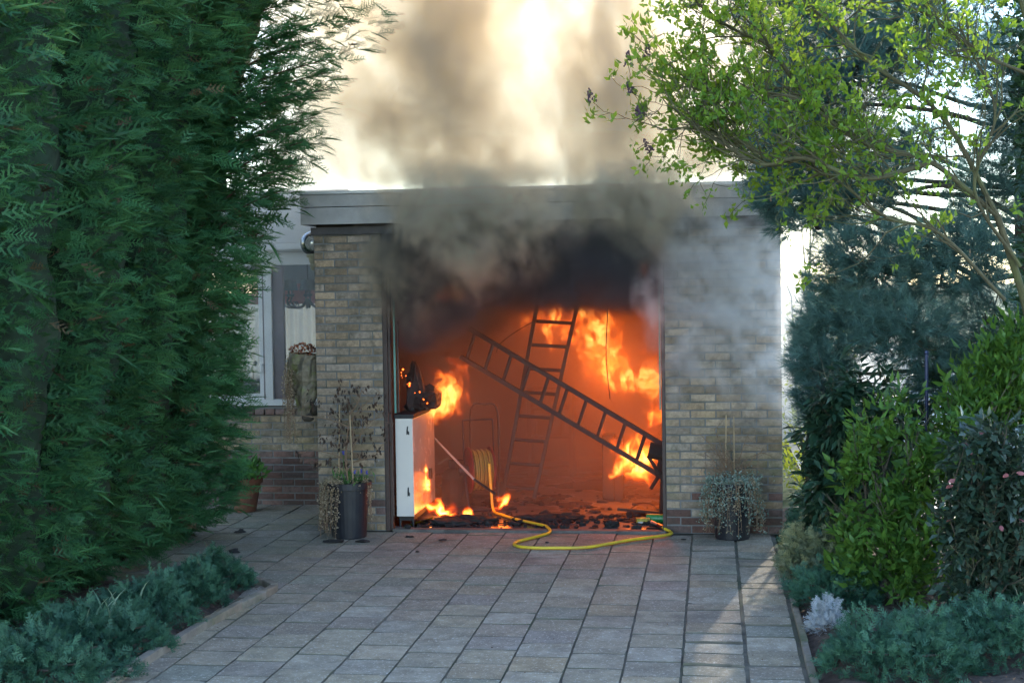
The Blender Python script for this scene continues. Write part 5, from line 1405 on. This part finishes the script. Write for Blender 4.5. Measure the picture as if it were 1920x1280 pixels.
# ------------------------------------------------------------------ flames
def flame(label, lo, hi, blobs, strength=30, res=.0095, sx=13, sz=5.5, light=None, cut=.52, tail=.08):
    def f(x, y, z):
        w1 = fbm(vec3(x, y*.5, z*.8), 3.3, 3, .55); w2 = fbm(vec3(x+3.3, y*.5+1.7, z*.7), 3.1, 3, .55)
        xx = x+(w1-.5)*.45; zz = z+(w2-.5)*.30
        n = fbm(vec3(xx*sx, y*1.2, zz*sz), 1.0, 4, .6)
        ridge = 1-((n-.5)*6.5).abs()
        n2 = fbm(vec3(xx*sx*.5, y*2, zz*sz*.6+3), 1.0, 3, .55)
        s = None
        for (c, r, wgt) in blobs:
            b = blob(xx, y, zz, c, r)*wgt; s = b if s is None else s.max(b)
        env = (s+(n2-cut)*2.3).ss(-.05, .85)
        return env*(ridge.ss(-.25, 1.0)*(1-tail)+tail)
    m = fire_mat('fire', strength)
    o = volume('flame', lo, hi, res, f, m, label, 'flame', 'flames inside the garage', kind=None)
    if light:
        ld = bpy.data.lights.new('fire_light', 'POINT'); ld.energy = light[3]; ld.color = (1, .17, .02); ld.shadow_soft_size = .12
        lo_ = bpy.data.objects.new('fire_light', ld); COL.objects.link(lo_); lo_.location = light[:3]; lo_.parent = o
    return o
flame('tall orange flames climbing behind the two ladders at upper right', (1.10, 2.5, .70), (2.28, 2.9, 2.02),
      [((1.50, 2.7, 1.50), (.30, .18, .50), 1.1), ((1.68, 2.7, 1.3), (.25, .18, .4), 1), ((1.90, 2.7, 1.06), (.38, .18, .20), 1), ((1.42, 2.7, 1.70), (.35, .16, .25), .7), ((2.06, 2.7, .93), (.12, .14, .35), .7)], 3.6, cut=.47, light=(1.62, 2.9, 1.2, 16))
flame('bright yellow flames burning low by the right door post', (1.62, 1.0, .12), (2.32, 1.4, 1.15),
      [((2.0, 1.2, .50), (.30, .17, .34), 1.1), ((1.80, 1.2, .36), (.10, .1, .18), .9), ((2.15, 1.2, .85), (.14, .1, .3), .7)], 8, light=(2.0, 1.3, .5, 12))
flame('orange flame curling up beside the top of the white cabinet', (.02, .75, .75), (.58, 1.05, 1.42),
      [((.34, .9, 1.13), (.19, .14, .28), 1), ((.18, .9, .98), (.14, .1, .14), .8)], 4.4, sx=15, light=(.3, .9, 1.1, 2))
flame('red flames glowing behind the top rungs of the upright ladder', (.72, 2.55, 1.2), (1.55, 2.85, 2.05),
      [((1.02, 2.7, 1.72), (.38, .15, .24), .9), ((1.28, 2.7, 1.58), (.28, .14, .28), .8)], 5, light=(1.02, 2.75, 1.7, 3))
flame('narrow flame licking up at the foot of the white cabinet', (.08, .55, .12), (.34, .82, .58),
      [((.19, .68, .34), (.05, .07, .19), 1.2)], 24, res=.0075, sx=14, light=(.2, .68, .3, .4))
flame('low flames spreading over the floor next to the cabinet', (.12, .55, .0), (.62, .85, .32),
      [((.28, .7, .08), (.13, .1, .12), 1.1), ((.47, .7, .06), (.08, .07, .08), 1.0)], 24, res=.0075, sx=14, light=(.28, .7, .12, .6))
flame('small bright flame on the floor beside the hose reel', (.66, .55, .03), (.94, .85, .36),
      [((.79, .7, .15), (.08, .09, .13), 1.15)], 24, res=.0075, sx=14, light=(.79, .7, .18, .6))
flame('dim red flame showing through the smoke near the upper right corner', (1.92, .0, 1.95), (2.25, .3, 2.5),
      [((2.08, .15, 2.22), (.11, .12, .24), 1)], 4, res=.01, tail=.05)
flame('dim red glow of fire deep in the smoke at upper left', (.15, .12, 1.75), (.8, .5, 2.15),
      [((.48, .3, 1.97), (.25, .16, .12), .9)], 1.6, res=.012)


# --- thin smoke drifting in front of the house window
def f_house(x, y, z):
    n = fbm(vec3(x, y*.6, z), 1.6, 5, .6)
    return (n-.25).max(0.0)*1.1*z.ss(.7, 1.9)
volume('smoke', (-2.6, .25, .7), (-.66, 1.28, 3.3), .07, f_house, smoke_mat('veil_smoke', (.90, .90, .90), (.05, .06, .08), .3),
       'thin veil of pale smoke in front of the house window', 'smoke')
